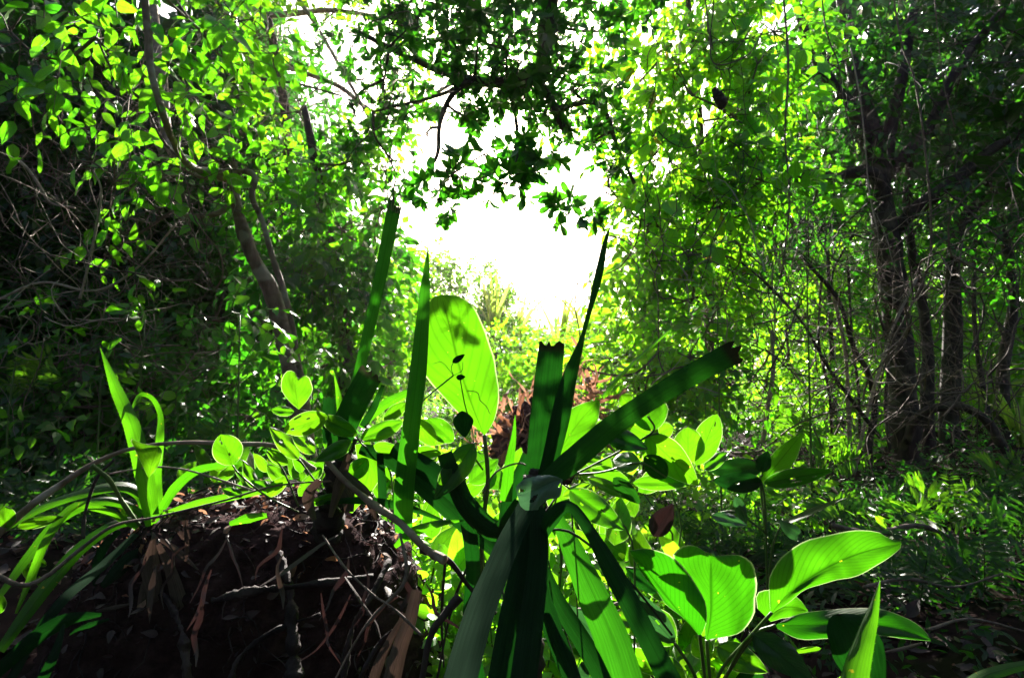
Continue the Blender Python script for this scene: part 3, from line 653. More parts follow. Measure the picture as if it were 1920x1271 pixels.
# canopy tree at top centre
tc_ = Plant('canopy_tree', 'dark tree whose branches hang over the bright gap, top centre', 'tree', np.array([2.3, -.6, 0.0]), nparts=300)
tc_.limb([np.array([2.3, -.6, -.1]), np.array([2.25, -.4, 1.4]), np.array([1.8, .4, 2.9]), P(1120, -330, 3.0), P(1040, -60, 3.4)], [.13, .11, .08, .06, .045], mat='dark_bark', name='trunk', sides=14)
tc_.limb(pxpath([(1040, -60, 3.4), (1028, 20, 3.45), (1022, 90, 3.5), (1003, 145, 3.5), (960, 155, 3.5), (890, 152, 3.55), (830, 135, 3.6), (770, 110, 3.6), (715, 82, 3.6), (670, 60, 3.65)]), [pxr(17, 3.5), pxr(14, 3.5), pxr(10, 3.5), pxr(6, 3.5), pxr(4, 3.5)], mat='dark_bark')
tc_.limb(pxpath([(1003, 145, 3.5), (1028, 180, 3.45), (1045, 215, 3.4), (1058, 245, 3.4)]), [pxr(9, 3.5), pxr(6, 3.5)], mat='dark_bark')
tc_.limb(pxpath([(1045, 205, 3.42), (1080, 195, 3.5), (1115, 192, 3.5), (1140, 220, 3.5), (1155, 270, 3.5), (1190, 345, 3.5)]), [pxr(6, 3.5), pxr(3, 3.5)], mat='dark_bark')
tc_.limb(pxpath([(890, 150, 3.55), (850, 175, 3.5), (825, 230, 3.5), (820, 290, 3.45), (795, 330, 3.4), (765, 380, 3.4)]), [pxr(6, 3.5), pxr(2.4, 3.5)], mat='dark_bark')
tc_.limb(pxpath([(950, 155, 3.5), (965, 210, 3.5), (970, 260, 3.5), (965, 310, 3.5)]), [pxr(5, 3.5), pxr(2, 3.5)], mat='dark_bark')
tc_.limb(pxpath([(700, 210, 3.6), (760, 195, 3.6), (820, 180, 3.6), (880, 155, 3.6)]), [pxr(2, 3.5), pxr(4, 3.5)], mat='dark_bark')
for (x, y, d, r_, n_, mt) in ((900, 25, 3.5, (.55, .4, .16), 44, 'shaded_leaf'), (770, 50, 3.6, (.3, .3, .2), 16, 'deep_leaf'), (950, 95, 3.4, (.42, .4, .2), 44, 'shaded_leaf'), (850, 160, 3.5, (.32, .3, .13), 26, 'shaded_leaf'),
                              (1040, 50, 3.5, (.25, .3, .2), 22, 'shaded_leaf'), (985, 170, 3.5, (.26, .25, .12), 20, 'shaded_leaf'), (1075, 170, 3.5, (.2, .3, .2), 20, 'deep_leaf'), (1110, 265, 3.5, (.16, .2, .2), 15, 'deep_leaf'),
                              (720, 150, 3.7, (.25, .2, .2), 16, 'deep_leaf'), (690, 60, 3.8, (.3, .2, .2), 18, 'deep_leaf'), (660, 200, 3.8, (.2, .2, .15), 9, 'deep_leaf'), (1045, 215, 3.4, (.2, .2, .10), 9, 'deep_leaf'), (885, 225, 3.5, (.1, .1, .06), 4, 'deep_leaf'), (800, -10, 3.6, (.5, .3, .1), 20, 'shaded_leaf'), (735, 300, 3.6, (.07, .1, .16), 6, 'deep_leaf'), (1130, 60, 3.6, (.2, .2, .28), 14, 'deep_leaf'), (1150, 0, 3.6, (.3, .2, .12), 12, 'deep_leaf'), (800, 250, 3.6, (.06, .1, .1), 4, 'deep_leaf')):
    tc_.blob(P(x, y, d), r_, int(n_ * 1.9), .085, nl=9, kind='spoon', mat=mt, droop=.25, link=7, linkr=.005, whorl=True, L=.12, thin=False, sunway=False)
# hanging tufts that stand clear in the gap
for (x, y, d, r_, n_) in ((850, 325, 2.3, (.07, .05, .015), 8), (800, 352, 2.3, (.04, .04, .015), 5), (975, 275, 2.3, (.10, .06, .02), 9), (1072, 392, 2.3, (.055, .05, .03), 8), (945, 345, 2.3, (.025, .02, .03), 3), (975, 325, 2.3, (.03, .02, .03), 3), (1010, 305, 2.3, (.03, .02, .02), 3), (820, 372, 2.3, (.03, .02, .01), 2)):
    tc_.blob(P(x, y, d), r_, int(n_ * 1.7), .07, nl=10, kind='spoon', mat='deep_leaf', droop=.2, link=6, linkr=.002, whorl=True, L=.06, gap=False, thin=False, sunway=False)
tc_.finish('dark_bark')

# thin-leaved branches at upper left of the gap
tl = Plant('open_branched_tree', 'airy tree with small pale leaves on thin arching branches, upper left of the gap', 'tree', gp(520, 5.6), nparts=200, minpx=10)
tl.limb(np.vstack([gp(520, 5.6) - [0, 0, .1], pxpath([(520, 600, 5.6), (540, 300, 5.4), (520, 120, 5.2), (480, -60, 5.0)])]), [pxr(16, 5), pxr(10, 5), pxr(7, 5)], mat='dark_bark', name='trunk')
tl.limb(pxpath([(505, 30, 5.1), (560, 25, 5), (620, 20, 4.9), (700, 30, 4.8)]), [pxr(6, 5), pxr(3, 5)])
tl.limb(pxpath([(520, 120, 5.2), (580, 140, 5), (640, 165, 4.9), (700, 210, 4.8), (760, 205, 4.7), (860, 150, 4.6)]), [pxr(5, 5), pxr(3, 5)])
tl.limb(pxpath([(400, 110, 3.4), (440, 140, 3.5), (500, 150, 3.6), (560, 158, 3.8), (640, 180, 4)]), [pxr(4, 3.5), pxr(2, 3.5)], mat='twig')
tl.limb(pxpath([(560, 0, 4.6), (600, 60, 4.6), (640, 130, 4.6), (680, 200, 4.5), (745, 330, 4.4)]), [pxr(4, 4.5), pxr(2, 4.5)])
for (x, y, d, r_, n_) in ((600, 50, 4.8, (.7, .5, .35), 80), (680, 150, 4.7, (.5, .5, .4), 70), (560, 190, 4.8, (.45, .5, .3), 60), (700, 260, 4.6, (.22, .3, .3), 36), (500, 60, 4.8, (.4, .4, .3), 40), (650, 0, 4.8, (.6, .5, .2), 50), (735, 200, 4.7, (.2, .3, .5), 30)):
    tl.blob(P(x, y, d), r_, n_, .085, nl=7, kind='ovate', mat='wall_leaf', droop=.3, link=8, linkr=.004)
tl.finish()

# bright wall of leaves right of the gap
GRP_R = 'sunlit trees along the right side of the gap'
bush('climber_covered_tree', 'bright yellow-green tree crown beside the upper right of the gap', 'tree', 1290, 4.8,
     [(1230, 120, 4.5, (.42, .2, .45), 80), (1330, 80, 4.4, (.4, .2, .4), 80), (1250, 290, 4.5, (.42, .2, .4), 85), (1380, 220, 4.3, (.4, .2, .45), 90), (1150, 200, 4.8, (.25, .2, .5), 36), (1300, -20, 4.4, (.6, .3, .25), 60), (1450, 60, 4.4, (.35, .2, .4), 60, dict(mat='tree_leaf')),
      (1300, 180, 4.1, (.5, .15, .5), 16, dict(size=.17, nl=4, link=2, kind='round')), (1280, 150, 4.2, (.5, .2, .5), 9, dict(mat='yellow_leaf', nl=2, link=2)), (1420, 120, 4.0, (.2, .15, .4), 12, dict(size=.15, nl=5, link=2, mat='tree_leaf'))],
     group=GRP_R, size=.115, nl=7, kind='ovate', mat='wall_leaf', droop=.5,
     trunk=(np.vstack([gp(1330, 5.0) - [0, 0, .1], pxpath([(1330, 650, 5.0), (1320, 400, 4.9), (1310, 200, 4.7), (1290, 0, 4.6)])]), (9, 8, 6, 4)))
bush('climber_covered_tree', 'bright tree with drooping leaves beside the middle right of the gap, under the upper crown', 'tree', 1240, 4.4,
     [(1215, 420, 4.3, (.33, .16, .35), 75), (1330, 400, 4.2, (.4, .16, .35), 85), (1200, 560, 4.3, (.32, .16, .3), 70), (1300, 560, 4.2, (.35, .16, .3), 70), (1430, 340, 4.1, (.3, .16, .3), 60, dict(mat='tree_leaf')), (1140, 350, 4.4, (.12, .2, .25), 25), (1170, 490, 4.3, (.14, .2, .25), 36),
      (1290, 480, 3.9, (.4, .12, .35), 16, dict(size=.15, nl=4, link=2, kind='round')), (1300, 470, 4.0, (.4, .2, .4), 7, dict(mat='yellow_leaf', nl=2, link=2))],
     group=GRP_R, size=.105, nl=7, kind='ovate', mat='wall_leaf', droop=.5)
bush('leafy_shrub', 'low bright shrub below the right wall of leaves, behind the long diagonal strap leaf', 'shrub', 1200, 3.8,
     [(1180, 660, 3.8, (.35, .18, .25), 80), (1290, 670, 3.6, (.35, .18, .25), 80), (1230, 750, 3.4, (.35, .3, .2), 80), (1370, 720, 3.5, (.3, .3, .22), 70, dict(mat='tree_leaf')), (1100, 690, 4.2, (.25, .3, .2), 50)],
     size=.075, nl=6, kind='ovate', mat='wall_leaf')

bush('added_shade_tree', 'hidden dense tree added behind the right wall of bright leaves to cast shade', 'tree', 1330, 8.2,  # added out of sight to shade the stem tangle and right-hand ground
     [(1260, 420, 8.2, .55, 150), (1360, 440, 8.2, .7, 190), (1330, 560, 8.2, .6, 120), (1440, 380, 8.4, .6, 120)], size=.16, nl=7, mat='deep_leaf', nparts=60, link=6, twig=False, linkr=.012)
# trees on the right
t2 = Plant('large_tree', 'largest dark tree trunk right of centre with forking limbs', 'tree', gp(1705, 5.0), nparts=300)
t2.limb(np.vstack([gp(1708, 5.0) - [0, 0, .1], pxpath([(1700, 880, 5), (1694, 800, 5), (1690, 700, 5), (1680, 600, 5), (1670, 500, 5), (1655, 400, 5), (1642, 320, 5), (1630, 240, 5), (1600, 120, 5.1), (1570, -60, 5.2)])]),
        [pxr(38, 5), pxr(28, 5), pxr(25, 5), pxr(24, 5), pxr(23, 5), pxr(22, 5), pxr(21, 5), pxr(19, 5), pxr(19, 5), pxr(13, 5), pxr(9, 5)], name='trunk', sides=18, rough=.03, n=80, mat='dark_bark')
for pts, w in (([(1655, 400, 5), (1640, 330, 4.9), (1590, 325, 4.8), (1530, 335, 4.7), (1480, 320, 4.6)], (14, 7)), ([(1640, 310, 5), (1600, 210, 4.9), (1560, 160, 4.8), (1520, 90, 4.8), (1490, 0, 4.8)], (14, 7)),
               ([(1650, 360, 5), (1668, 250, 5), (1690, 150, 5), (1720, -20, 5.1)], (15, 8)), ([(1672, 440, 5), (1720, 390, 4.9), (1790, 340, 4.8), (1860, 280, 4.8), (1940, 240, 4.8)], (14, 7)), ([(1660, 330, 5), (1740, 240, 4.9), (1800, 120, 4.8), (1880, 20, 4.8)], (12, 6)),
               ([(1700, 830, 4.9), (1722, 780, 4.8), (1790, 760, 4.7), (1850, 790, 4.6), (1892, 870, 4.6), (1900, 910, 4.6)], (8, 7, 9))):
    t2.limb(pxpath(pts), [pxr(x, 5) for x in w], mat='dark_bark')
for (x, y, r_, n_, mt) in ((1560, 100, .45, 80, 'deep_leaf'), (1680, 60, .5, 90, 'shaded_leaf'), (1800, 80, .55, 110, 'shaded_leaf'), (1900, 200, .5, 90, 'shaded_leaf'), (1520, 260, .4, 70, 'deep_leaf'), (1620, 230, .4, 60, 'shaded_leaf'), (1760, 230, .5, 80, 'shaded_leaf'),
                           (1850, 350, .4, 60, 'shaded_leaf'), (1500, 420, .38, 60, 'deep_leaf'), (1600, 440, .38, 50, 'deep_leaf'), (1740, 400, .38, 40, 'deep_leaf'), (1900, 60, .5, 90, 'shaded_leaf'), (1560, 550, .4, 40, 'deep_leaf')):
    t2.blob(P(x, y, 4.9), (r_, r_ * .7, r_ * .8), int(n_ * .6), .09, nl=7, kind='ovate', mat=mt, link=7, linkr=.006, droop=.35)
t2.finish('dark_bark')
for nm, lab, px, d, pts, w, bl in (
        ('forked_tree', 'slimmer dark tree right of the largest trunk with one limb bending right', 1782, 5.6, [(1782, 860, 5.6), (1780, 760, 5.6), (1786, 650, 5.6), (1786, 550, 5.6), (1790, 450, 5.6), (1815, 400, 5.6), (1870, 360, 5.5), (1940, 330, 5.4)], (21, 17, 16, 14, 12, 10, 8, 7), [(1830, 300, 5.5, .5, 60), (1890, 450, 5.4, .45, 40), (1800, 480, 5.6, .35, 30)]),
        ('slim_tree', 'thin dark stem standing just right of the largest trunk', 1742, 5.2, [(1742, 850, 5.2), (1738, 760, 5.2), (1740, 660, 5.2), (1728, 560, 5.2), (1710, 470, 5.2), (1700, 380, 5.2), (1712, 250, 5.2)], (14, 12, 10, 8, 7, 6), [(1700, 300, 5.2, .35, 40)]),
        ('slim_tree', 'crooked thin dark stem near the right edge', 1895, 6.4, [(1890, 860, 6.4), (1880, 700, 6.4), (1900, 560, 6.4), (1880, 400, 6.4), (1910, 250, 6.4)], (12, 10, 8, 6), [(1890, 300, 6.4, .6, 60), (1930, 500, 6.4, .4, 30)])):
    bush(nm, lab, 'tree', px, d, bl, trunk=(np.vstack([gp(px, d) - [0, 0, .1], pxpath(pts)]), w), size=.085, nl=7, mat='deep_leaf', nparts=120)
for i, (px, d, bl, lab, mt) in enumerate((
        (1560, 7.5, [(1540, 60, 7.5, 1.2, 120), (1650, 200, 7.5, 1.2, 100), (1480, 200, 8, .9, 60), (1750, 0, 7.5, 1.3, 120)], 'tall dark tree crown behind the limbs of the largest trunk', 'shaded_leaf'),
        (1850, 7.0, [(1850, 150, 7, 1.3, 140), (1950, 320, 7, 1.2, 100), (1760, 260, 7.5, 1.0, 70), (1900, 0, 7, 1.2, 120)], 'dark tree crown filling the upper right corner', 'shaded_leaf'),
        (1480, 8.5, [(1460, 480, 8.5, .8, 150), (1560, 600, 8.5, .9, 150), (1420, 640, 8, .7, 110), (1640, 440, 9, .8, 110)], 'sunlit background tree seen through stems left of the largest trunk', 'wall_leaf'),
        (1800, 9.0, [(1780, 620, 9, 1.0, 190), (1900, 600, 9, 1.0, 190), (1850, 740, 8.5, .9, 160), (2000, 700, 8.5, 1.0, 90), (1900, 470, 9.5, .8, 120)], 'sunlit background tree seen right of the slimmer dark trunk', 'wall_leaf'),
        (1620, 9.0, [(1620, 720, 8, .7, 110), (1700, 560, 9, .8, 110), (1560, 760, 7, .6, 110), (1720, 760, 8, .7, 100)], 'sunlit bush behind the foot of the largest trunk', 'wall_leaf'))):
    bush('background_tree' if i != 4 else 'background_bush', lab, 'tree' if i != 4 else 'bush', px, d, bl, group='background trees on the right' if i != 4 else None, size=.15 if i < 2 else .12, nl=7, mat=mt, nparts=60 if i < 2 else 120, link=6, twig=False, linkr=.012)

# hedges and shrubs under the open sky in the middle
GH = 'bushes beyond the clearing'
for (px, d, bl, lab, sz, mt) in (
        (860, 9.5, [(870, 540, 9.5, (.75, .35, .55), 300), (800, 525, 9, (.5, .35, .6), 260), (940, 590, 9.5, (.5, .4, .35), 180), (900, 660, 9, (.9, .4, .5), 240)], 'rounded pale hedge on the skyline under the bright gap', .10, 'hedge_leaf'),
        (1060, 10, [(1040, 660, 10, (.9, .6, .35), 240), (1130, 610, 9.5, (.5, .6, .4), 160)], 'low pale hedge on the skyline right of the blade grass', .10, 'hedge_leaf'),
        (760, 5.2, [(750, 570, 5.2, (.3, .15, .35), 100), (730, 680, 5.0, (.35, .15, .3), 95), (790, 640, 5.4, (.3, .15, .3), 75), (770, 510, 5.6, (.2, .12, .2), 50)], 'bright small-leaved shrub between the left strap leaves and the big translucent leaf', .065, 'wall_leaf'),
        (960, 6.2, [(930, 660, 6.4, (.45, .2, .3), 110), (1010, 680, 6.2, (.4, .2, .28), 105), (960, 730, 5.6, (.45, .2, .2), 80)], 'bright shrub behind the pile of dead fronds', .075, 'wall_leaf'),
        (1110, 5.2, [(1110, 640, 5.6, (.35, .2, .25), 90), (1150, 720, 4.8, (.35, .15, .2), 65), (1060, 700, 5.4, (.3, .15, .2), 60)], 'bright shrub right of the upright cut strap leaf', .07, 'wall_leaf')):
    bush('hedge_bush' if d > 9 else 'leafy_shrub', lab, 'bush' if d > 9 else 'shrub', px, d, bl, group=GH, size=sz, nl=6, kind='round' if d < 9 else 'ovate', mat=mt, nparts=300 if d < 9 else 200, minpx=9, link=5, linkr=.006, droop=.2)
def blade_plant(label, px, py, d, n, L, w, name='tall_grass_clump', spread=.5, mat='veiled_blade', droop=1.0, group=None):
    c = P(px, py, d); b = gp(px, d); o = empty(name, b, label, 'grass clump', group)
    if c[2] - b[2] > .9:
        mb = MB(); tube(mb, [b - [0, 0, .05], (b + c) / 2 + [.03, 0, 0], c], [w * 1.2, w * .8], n=8, sides=6); mb.build('stem', M['green_stem'], o)
    for k in range(n):
        a = rng.random() * 6.28; out = np.array([math.cos(a), math.sin(a) * .6, 0]); l = L * (.6 + .5 * rng.random()); s = spread * (.3 + rng.random())
        t = np.linspace(0, 1, 9)[:, None]
        Cc = c + out * l * s * t ** 1.3 + np.array([0, 0, 1]) * l * (t - droop * s * .75 * t ** 2.6)
        T = nrm(np.gradient(Cc, axis=0)); Sd = nrm(np.cross(T, out * .4 + rng.normal(size=3) * .8)); wd = (w * np.array([.6, .8, .95, 1, .95, .85, .65, .4, .02]))[:, None]
        Nn = np.cross(Sd, T); V_ = np.stack([Cc - Sd * wd, Cc + Nn * wd * .3, Cc + Sd * wd], 1).reshape(-1, 3)
        mb = MB(); mb.add(V_, [(i * 3 + j, i * 3 + j + 1, i * 3 + 4 + j, i * 3 + 3 + j) for i in range(8) for j in range(2)], [(j * .5, i / 8) for i in range(9) for j in range(3)]); mb.build('leaf', M[mat], o)
    return o
GB = 'tall blade-leaved clumps against the sky'
blade_plant('tall pale blade-leaved clump on the hedge at the left of the bright gap', 925, 640, 8.2, 12, 1.45, .028, spread=.32, group=GB)
blade_plant('drooping blade-leaved clump leaning right from the hedge under the gap', 975, 640, 8.2, 10, 1.2, .018, spread=.6, droop=1.5, group=GB)
blade_plant('yellow-green upright blade-leaved clump in the middle of the gap bottom', 1050, 680, 7.4, 12, 1.2, .028, spread=.3, group=GB)
blade_plant('blade-leaved clump with one tall leaf at the right of the gap bottom', 1110, 680, 6.2, 11, 1.3, .026, spread=.4, droop=1.3, group=GB)
blade_plant('clump of long pale blades near the right edge behind the dark stems', 1860, 800, 7.0, 26, 1.1, .03, spread=.6)
blade_plant('clump of long pale blades by the right edge, lower of the two', 1915, 850, 6.0, 20, .9, .03, spread=.6)

# low greenery on the ground
def herbs(name, n, x0, x1, y0, y1, size, mat, kind='ovate', hmax=.3, nl=6, cluster=0):
    x = rng.uniform(x0, x1, n); y = rng.uniform(y0, y1, n); z = hgt(x, y); P0 = np.stack([x, y, z + rng.random(n) ** 2 * hmax], 1)
    p = Plant(name, None, None, (0, 0, 0), nparts=0); D = nrm(rng.normal(size=(n, 3)) * .7 + [0, 0, 1.2]); Nn = nrm(rng.normal(size=(n, 3)) * .5 + [0, -.3, .8])
    p.sprigs(P0, D, size * 3, Nn, nl, size, kind, mat, droop=.3, mask=False, twig=False)
    scene_objs = []
    for (kd, mt, *a) in p.L:
        o = bpy.data.objects.new(name, batch_mesh(name, kd, mt, *a, off=(0, 0, 0))); scene.collection.objects.link(o); tag(o, kind='stuff'); STAT['leaf'] += len(a[0])
    bpy.data.objects.remove(p.o)
herbs('ground_cover', 2600, -.9, 1.6, 2.4, 7.5, .055, 'wall_leaf', 'ovate', .35)
herbs('ground_cover', 900, 1.2, 6.5, 3.4, 8.5, .055, 'deep_leaf', 'ovate', .3)
herbs('ground_cover', 1500, -4.5, -.5, 2.2, 7, .06, 'deep_leaf', 'ovate', .3)
herbs('ground_cover', 900, -.35, .55, 1.35, 2.4, .05, 'wall_leaf', 'round', .3)
def grass(n, x0, x1, y0, y1, h, mat):
    x = rng.uniform(x0, x1, n); y = rng.uniform(y0, y1, n); p = np.stack([x, y, hgt(x, y)], 1)
    Y = nrm(rng.normal(size=(n, 3)) * .35 + [0, 0, 1]); X = nrm(np.cross(Y, rng.normal(size=(n, 3)))); Z = np.cross(X, Y)
    o = bpy.data.objects.new('grass', batch_mesh('grass', 'pinna', mat, p, X * .4, Y, Z, h * (.4 + .8 * rng.random(n)), (0, 0, 0))); scene.collection.objects.link(o); tag(o, kind='stuff')
herbs('ground_cover', 2200, .35, 4.2, 1.55, 4.2, .045, 'shaded_leaf', 'lance', .22)
herbs('ground_cover', 1200, -3.5, -.5, 1.9, 3.6, .045, 'shaded_leaf', 'lance', .3)
herbs('ground_cover', 1600, -4.5, 5, 7, 15, .13, 'hedge_leaf', 'ovate', .7)
grass(1800, -.8, .9, 2.0, 5, .2, 'fern_leaf')

# ------------------------------------------------------------------ twigs, lianas, stems
def tangle(name, n, px0, px1, py0, py1, d0, d1, mat, r=.0035, step=.09, k=9, wander=.45, bias=(0, 0, 0)):
    mb = MB()
    for _ in range(n):
        p = P(rng.uniform(px0, px1), rng.uniform(py0, py1), rng.uniform(d0, d1)); dr = nrm(rng.normal(size=3) * [1, .6, 1] + np.asarray(bias)); pts = [p]; rr = r * (.4 + rng.random())
        for _ in range(k):
            dr = nrm(dr + rng.normal(size=3) * wander + np.asarray(bias) * .15); pts.append(pts[-1] + dr * step * (.6 + rng.random()))
        tube(mb, pts, [rr, rr * .35], n=k * 2, sides=4, cap=False)
        for j in (2, 4, 6):
            if rng.random() < .6:
                q = pts[j]; d2 = nrm(dr + rng.normal(size=3) * .9); tube(mb, [q, q + d2 * step, q + d2 * step * 1.8 + rng.normal(size=3) * step * .4], [rr * .5, rr * .2], n=6, sides=3, cap=False)
    tag(mb.build(name, M[mat]), kind='stuff')
tangle('twig_tangle', 150, 0, 430, 200, 700, 2.6, 3.8, 'twig', .003)
tangle('twig_tangle', 34, 0, 330, 230, 640, 2.4, 3.0, 'pale_twig', .0028)
tangle('twig_tangle', 260, 1180, 1900, 420, 860, 3.2, 5.2, 'twig', .005, step=.13, bias=(.1, 0, .5))
tangle('twig_tangle', 60, 1280, 1700, 480, 820, 3.0, 4.4, 'pale_twig', .0035, step=.12, bias=(0, 0, .6))
tangle('twig_tangle', 80, 1450, 1900, 60, 500, 3.8, 5.0, 'dark_bark', .0045, step=.14)
tangle('twig_tangle', 90, 1120, 1500, 30, 600, 3.6, 4.6, 'dark_bark', .004, step=.12, bias=(0, 0, -.5))
tangle('twig_tangle', 50, 690, 1130, 0, 240, 3.3, 3.8, 'dark_bark', .0035, step=.1)
tangle('twig_tangle', 60, 480, 760, 10, 340, 4.0, 4.8, 'twig', .003, step=.11)
def liana(label, pts, w, mat='twig', name='liana', cat='liana', group=None):
    p = pxpath(pts); d = np.array([q[2] for q in pts]); w = np.atleast_1d(w); r = np.interp(np.linspace(0, 1, len(pts)), np.linspace(0, 1, len(w)), w) / 2 / FPX * d
    mb = MB(); tube(mb, p, r, sides=9, rough=.04, lump=.12 if w[0] < 10 else .05, n=len(pts) * 9); o = mb.build(name, M[mat]); return tag(o, label, cat, group)
G1 = 'thin lianas hanging on the right'
for lab, pts, w in (('pale thin liana hanging down and bending right above the crossed stems, longest on the right', [(1670, -40, 3.6), (1690, 80, 3.6), (1715, 150, 3.6), (1732, 260, 3.6), (1745, 400, 3.6), (1740, 500, 3.6), (1700, 590, 3.6), (1670, 650, 3.6), (1640, 760, 3.7)], (3, 4)),
                    ('pale short liana hanging from the top left of the largest tree', [(1538, -30, 3.5), (1550, 60, 3.5), (1572, 120, 3.5), (1580, 180, 3.5), (1608, 300, 3.5)], (3, 2)),
                    ('straight hair-thin liana in front of the fork of the largest tree', [(1595, 90, 3.4), (1612, 180, 3.4), (1620, 250, 3.4), (1630, 360, 3.4), (1645, 435, 3.4)], (2.5, 2)),
                    ('hair-thin liana hanging in the dark upper right corner', [(1750, -30, 3.7), (1758, 60, 3.7), (1770, 160, 3.7), (1790, 240, 3.7)], (2, 2)),
                    ('liana dangling over the bright leaves with a loop at its end', [(1320, -20, 3.4), (1330, 60, 3.4), (1340, 120, 3.4), (1400, 105, 3.4), (1430, 60, 3.4)], (2.5, 2.5)),
                    ('dark liana dropping down the bright wall of leaves', [(1468, -20, 3.5), (1478, 120, 3.5), (1472, 250, 3.5), (1480, 380, 3.5), (1465, 520, 3.5)], (4, 3))):
    liana(lab, pts, w, 'pale_twig' if 'straight' in lab else 'twig', group=G1)
liana('dark brown seed pod hanging in front of the bright leaves on the right', [(1338, 165, 3.4), (1346, 180, 3.4), (1352, 192, 3.4), (1350, 205, 3.4)], (8, 22, 24, 8), 'dark_bark', 'seed_pod', 'seed pod')
G2 = 'slender saplings left of the largest trunk'
for i, (lab, pts, w) in enumerate((('thickest sapling stem, curving left of the largest trunk', [(1640, 905, 4.2), (1628, 840, 4.2), (1640, 770, 4.2), (1628, 700, 4.2), (1600, 650, 4.2), (1570, 560, 4.2), (1500, 480, 4.2)], (15, 11, 9, 6)),
                    ('pale sapling leaning right and crossing the thickest sapling', [(1600, 890, 4.1), (1625, 780, 4.1), (1650, 690, 4.1), (1680, 600, 4.1), (1720, 520, 4.1)], (7, 5)),
                    ('straight pale sapling between the fern and the thickest sapling', [(1595, 860, 4.3), (1590, 760, 4.3), (1585, 660, 4.3), (1560, 540, 4.3)], (8, 6)),
                    ('thin upright sapling third from the fern', [(1612, 860, 4.5), (1610, 740, 4.5), (1598, 640, 4.5), (1590, 500, 4.5)], (6, 4)),
                    ('thin sapling standing just behind the bright fern', [(1560, 850, 4.4), (1555, 740, 4.4), (1535, 640, 4.4), (1540, 520, 4.4)], (6, 4)),
                    ('pale leaning sapling left of the bright fern', [(1430, 830, 3.8), (1440, 760, 3.8), (1450, 690, 3.8), (1446, 620, 3.8)], (9, 7)),
                    ('forked sapling reaching up left from the tangle', [(1650, 820, 3.9), (1560, 700, 3.9), (1500, 600, 3.9), (1400, 500, 3.9), (1330, 470, 3.9)], (7, 3)),
                    ('thin sapling leaning left over the large trunk foot', [(1670, 860, 4.4), (1660, 760, 4.4), (1665, 660, 4.4), (1640, 560, 4.4)], (6, 4)))):
    liana(lab, pts, w, 'pale_twig' if 'pale' in lab else 'dark_bark', 'sapling', 'sapling', G2)
for lab, pts, w in (('pale kinked dead branch at the left edge of the dark bushes', [(20, 290, 2.7), (50, 315, 2.7), (75, 350, 2.7), (95, 380, 2.7), (140, 390, 2.7)], (6, 4)),
                    ('pale dead branch rising from the dark bush left of the spiny rosette', [(150, 560, 2.6), (165, 500, 2.6), (178, 440, 2.6), (190, 360, 2.6), (175, 320, 2.6)], (6, 3)),
                    ('low dead branch lying across the dark left undergrowth', [(0, 560, 2.8), (80, 530, 2.8), (180, 545, 2.8), (260, 500, 2.8), (330, 420, 2.8)], (5, 4))):
    liana(lab, pts, w, 'pale_twig', 'dead_branch', 'branch')

# pile of dead fronds
pile = empty('dead_frond_pile', gp(1010, 3.0), 'heap of curled orange-brown dead fronds behind the upright strap leaves', 'dead fronds')
pb = np.array(pile.location)
ribs = []
for k in range(7):
    t = np.linspace(0, 1, 9); ang = np.cumsum(rng.normal(size=9) * .28 + .12); C_ = np.cumsum(np.stack([np.cos(ang), np.sin(ang) * .9, rng.normal(size=9) * .15], 1) * .034, 0)
    w = .013 * np.sin(math.pi * (t * .9 + .06)) ** .5; nrm_ = nrm(np.cross(np.gradient(C_, axis=0), [0, 0, 1.0])); tw_ = np.cumsum(rng.normal(size=9) * .4)
    sd = nrm_ * np.sin(tw_)[:, None] + np.array([0, 0, 1.0]) * np.cos(tw_)[:, None]
    V_ = np.stack([C_ - sd * w[:, None], C_ + nrm_ * w[:, None] * .4, C_ + sd * w[:, None]], 1).reshape(-1, 3)
    mb = MB(); mb.add(V_, [(i * 3 + j, i * 3 + j + 1, i * 3 + 4 + j, i * 3 + 3 + j) for i in range(8) for j in range(2)], [(j * .5, i / 8) for i in range(9) for j in range(3)]); ribs.append(mb.mesh('dead_leaf', M['dead_leaf']))
for k in range(290):
    o = bpy.data.objects.new('dead_leaf', ribs[k % 7]); o.parent = pile; scene.collection.objects.link(o)
    c = P(rng.normal(1000, 38), 745 + rng.random() ** .7 * 145, rng.uniform(2.85, 3.25)); 
    if k % 4 == 0: c = P(rng.normal(1085, 22), rng.uniform(715, 800), rng.uniform(3.0, 3.3))
    o.location = c - pb; o.rotation_euler = rng.random(3) * 6.28; s_ = .5 + rng.random() * .6; o.scale = (s_, s_, s_)
mb = MB(); n_ = 26
cc = P(1005, 840, 3.1); u_ = np.linspace(0, 2 * math.pi, n_, endpoint=False); V_ = [cc + np.array([math.cos(a_) * .24 * math.cos(e_), math.sin(a_) * .16 * math.cos(e_), .24 * math.sin(e_)]) * (1 + .1 * rng.normal()) for e_ in np.linspace(-1.2, 1.5, 12) for a_ in u_]
mb.add(V_, [(i * n_ + j, i * n_ + (j + 1) % n_, (i + 1) * n_ + (j + 1) % n_, (i + 1) * n_ + j) for i in range(11) for j in range(n_)]); mb.build('rotting_core', M['soil'], pile)
mb = MB(); tube(mb, [np.array([cc[0], cc[1], pb[2] - .05]), cc - [0, 0, .1]], [.12, .15], n=6, sides=10, rough=.1); mb.build('stump', M['dark_bark'], pile)

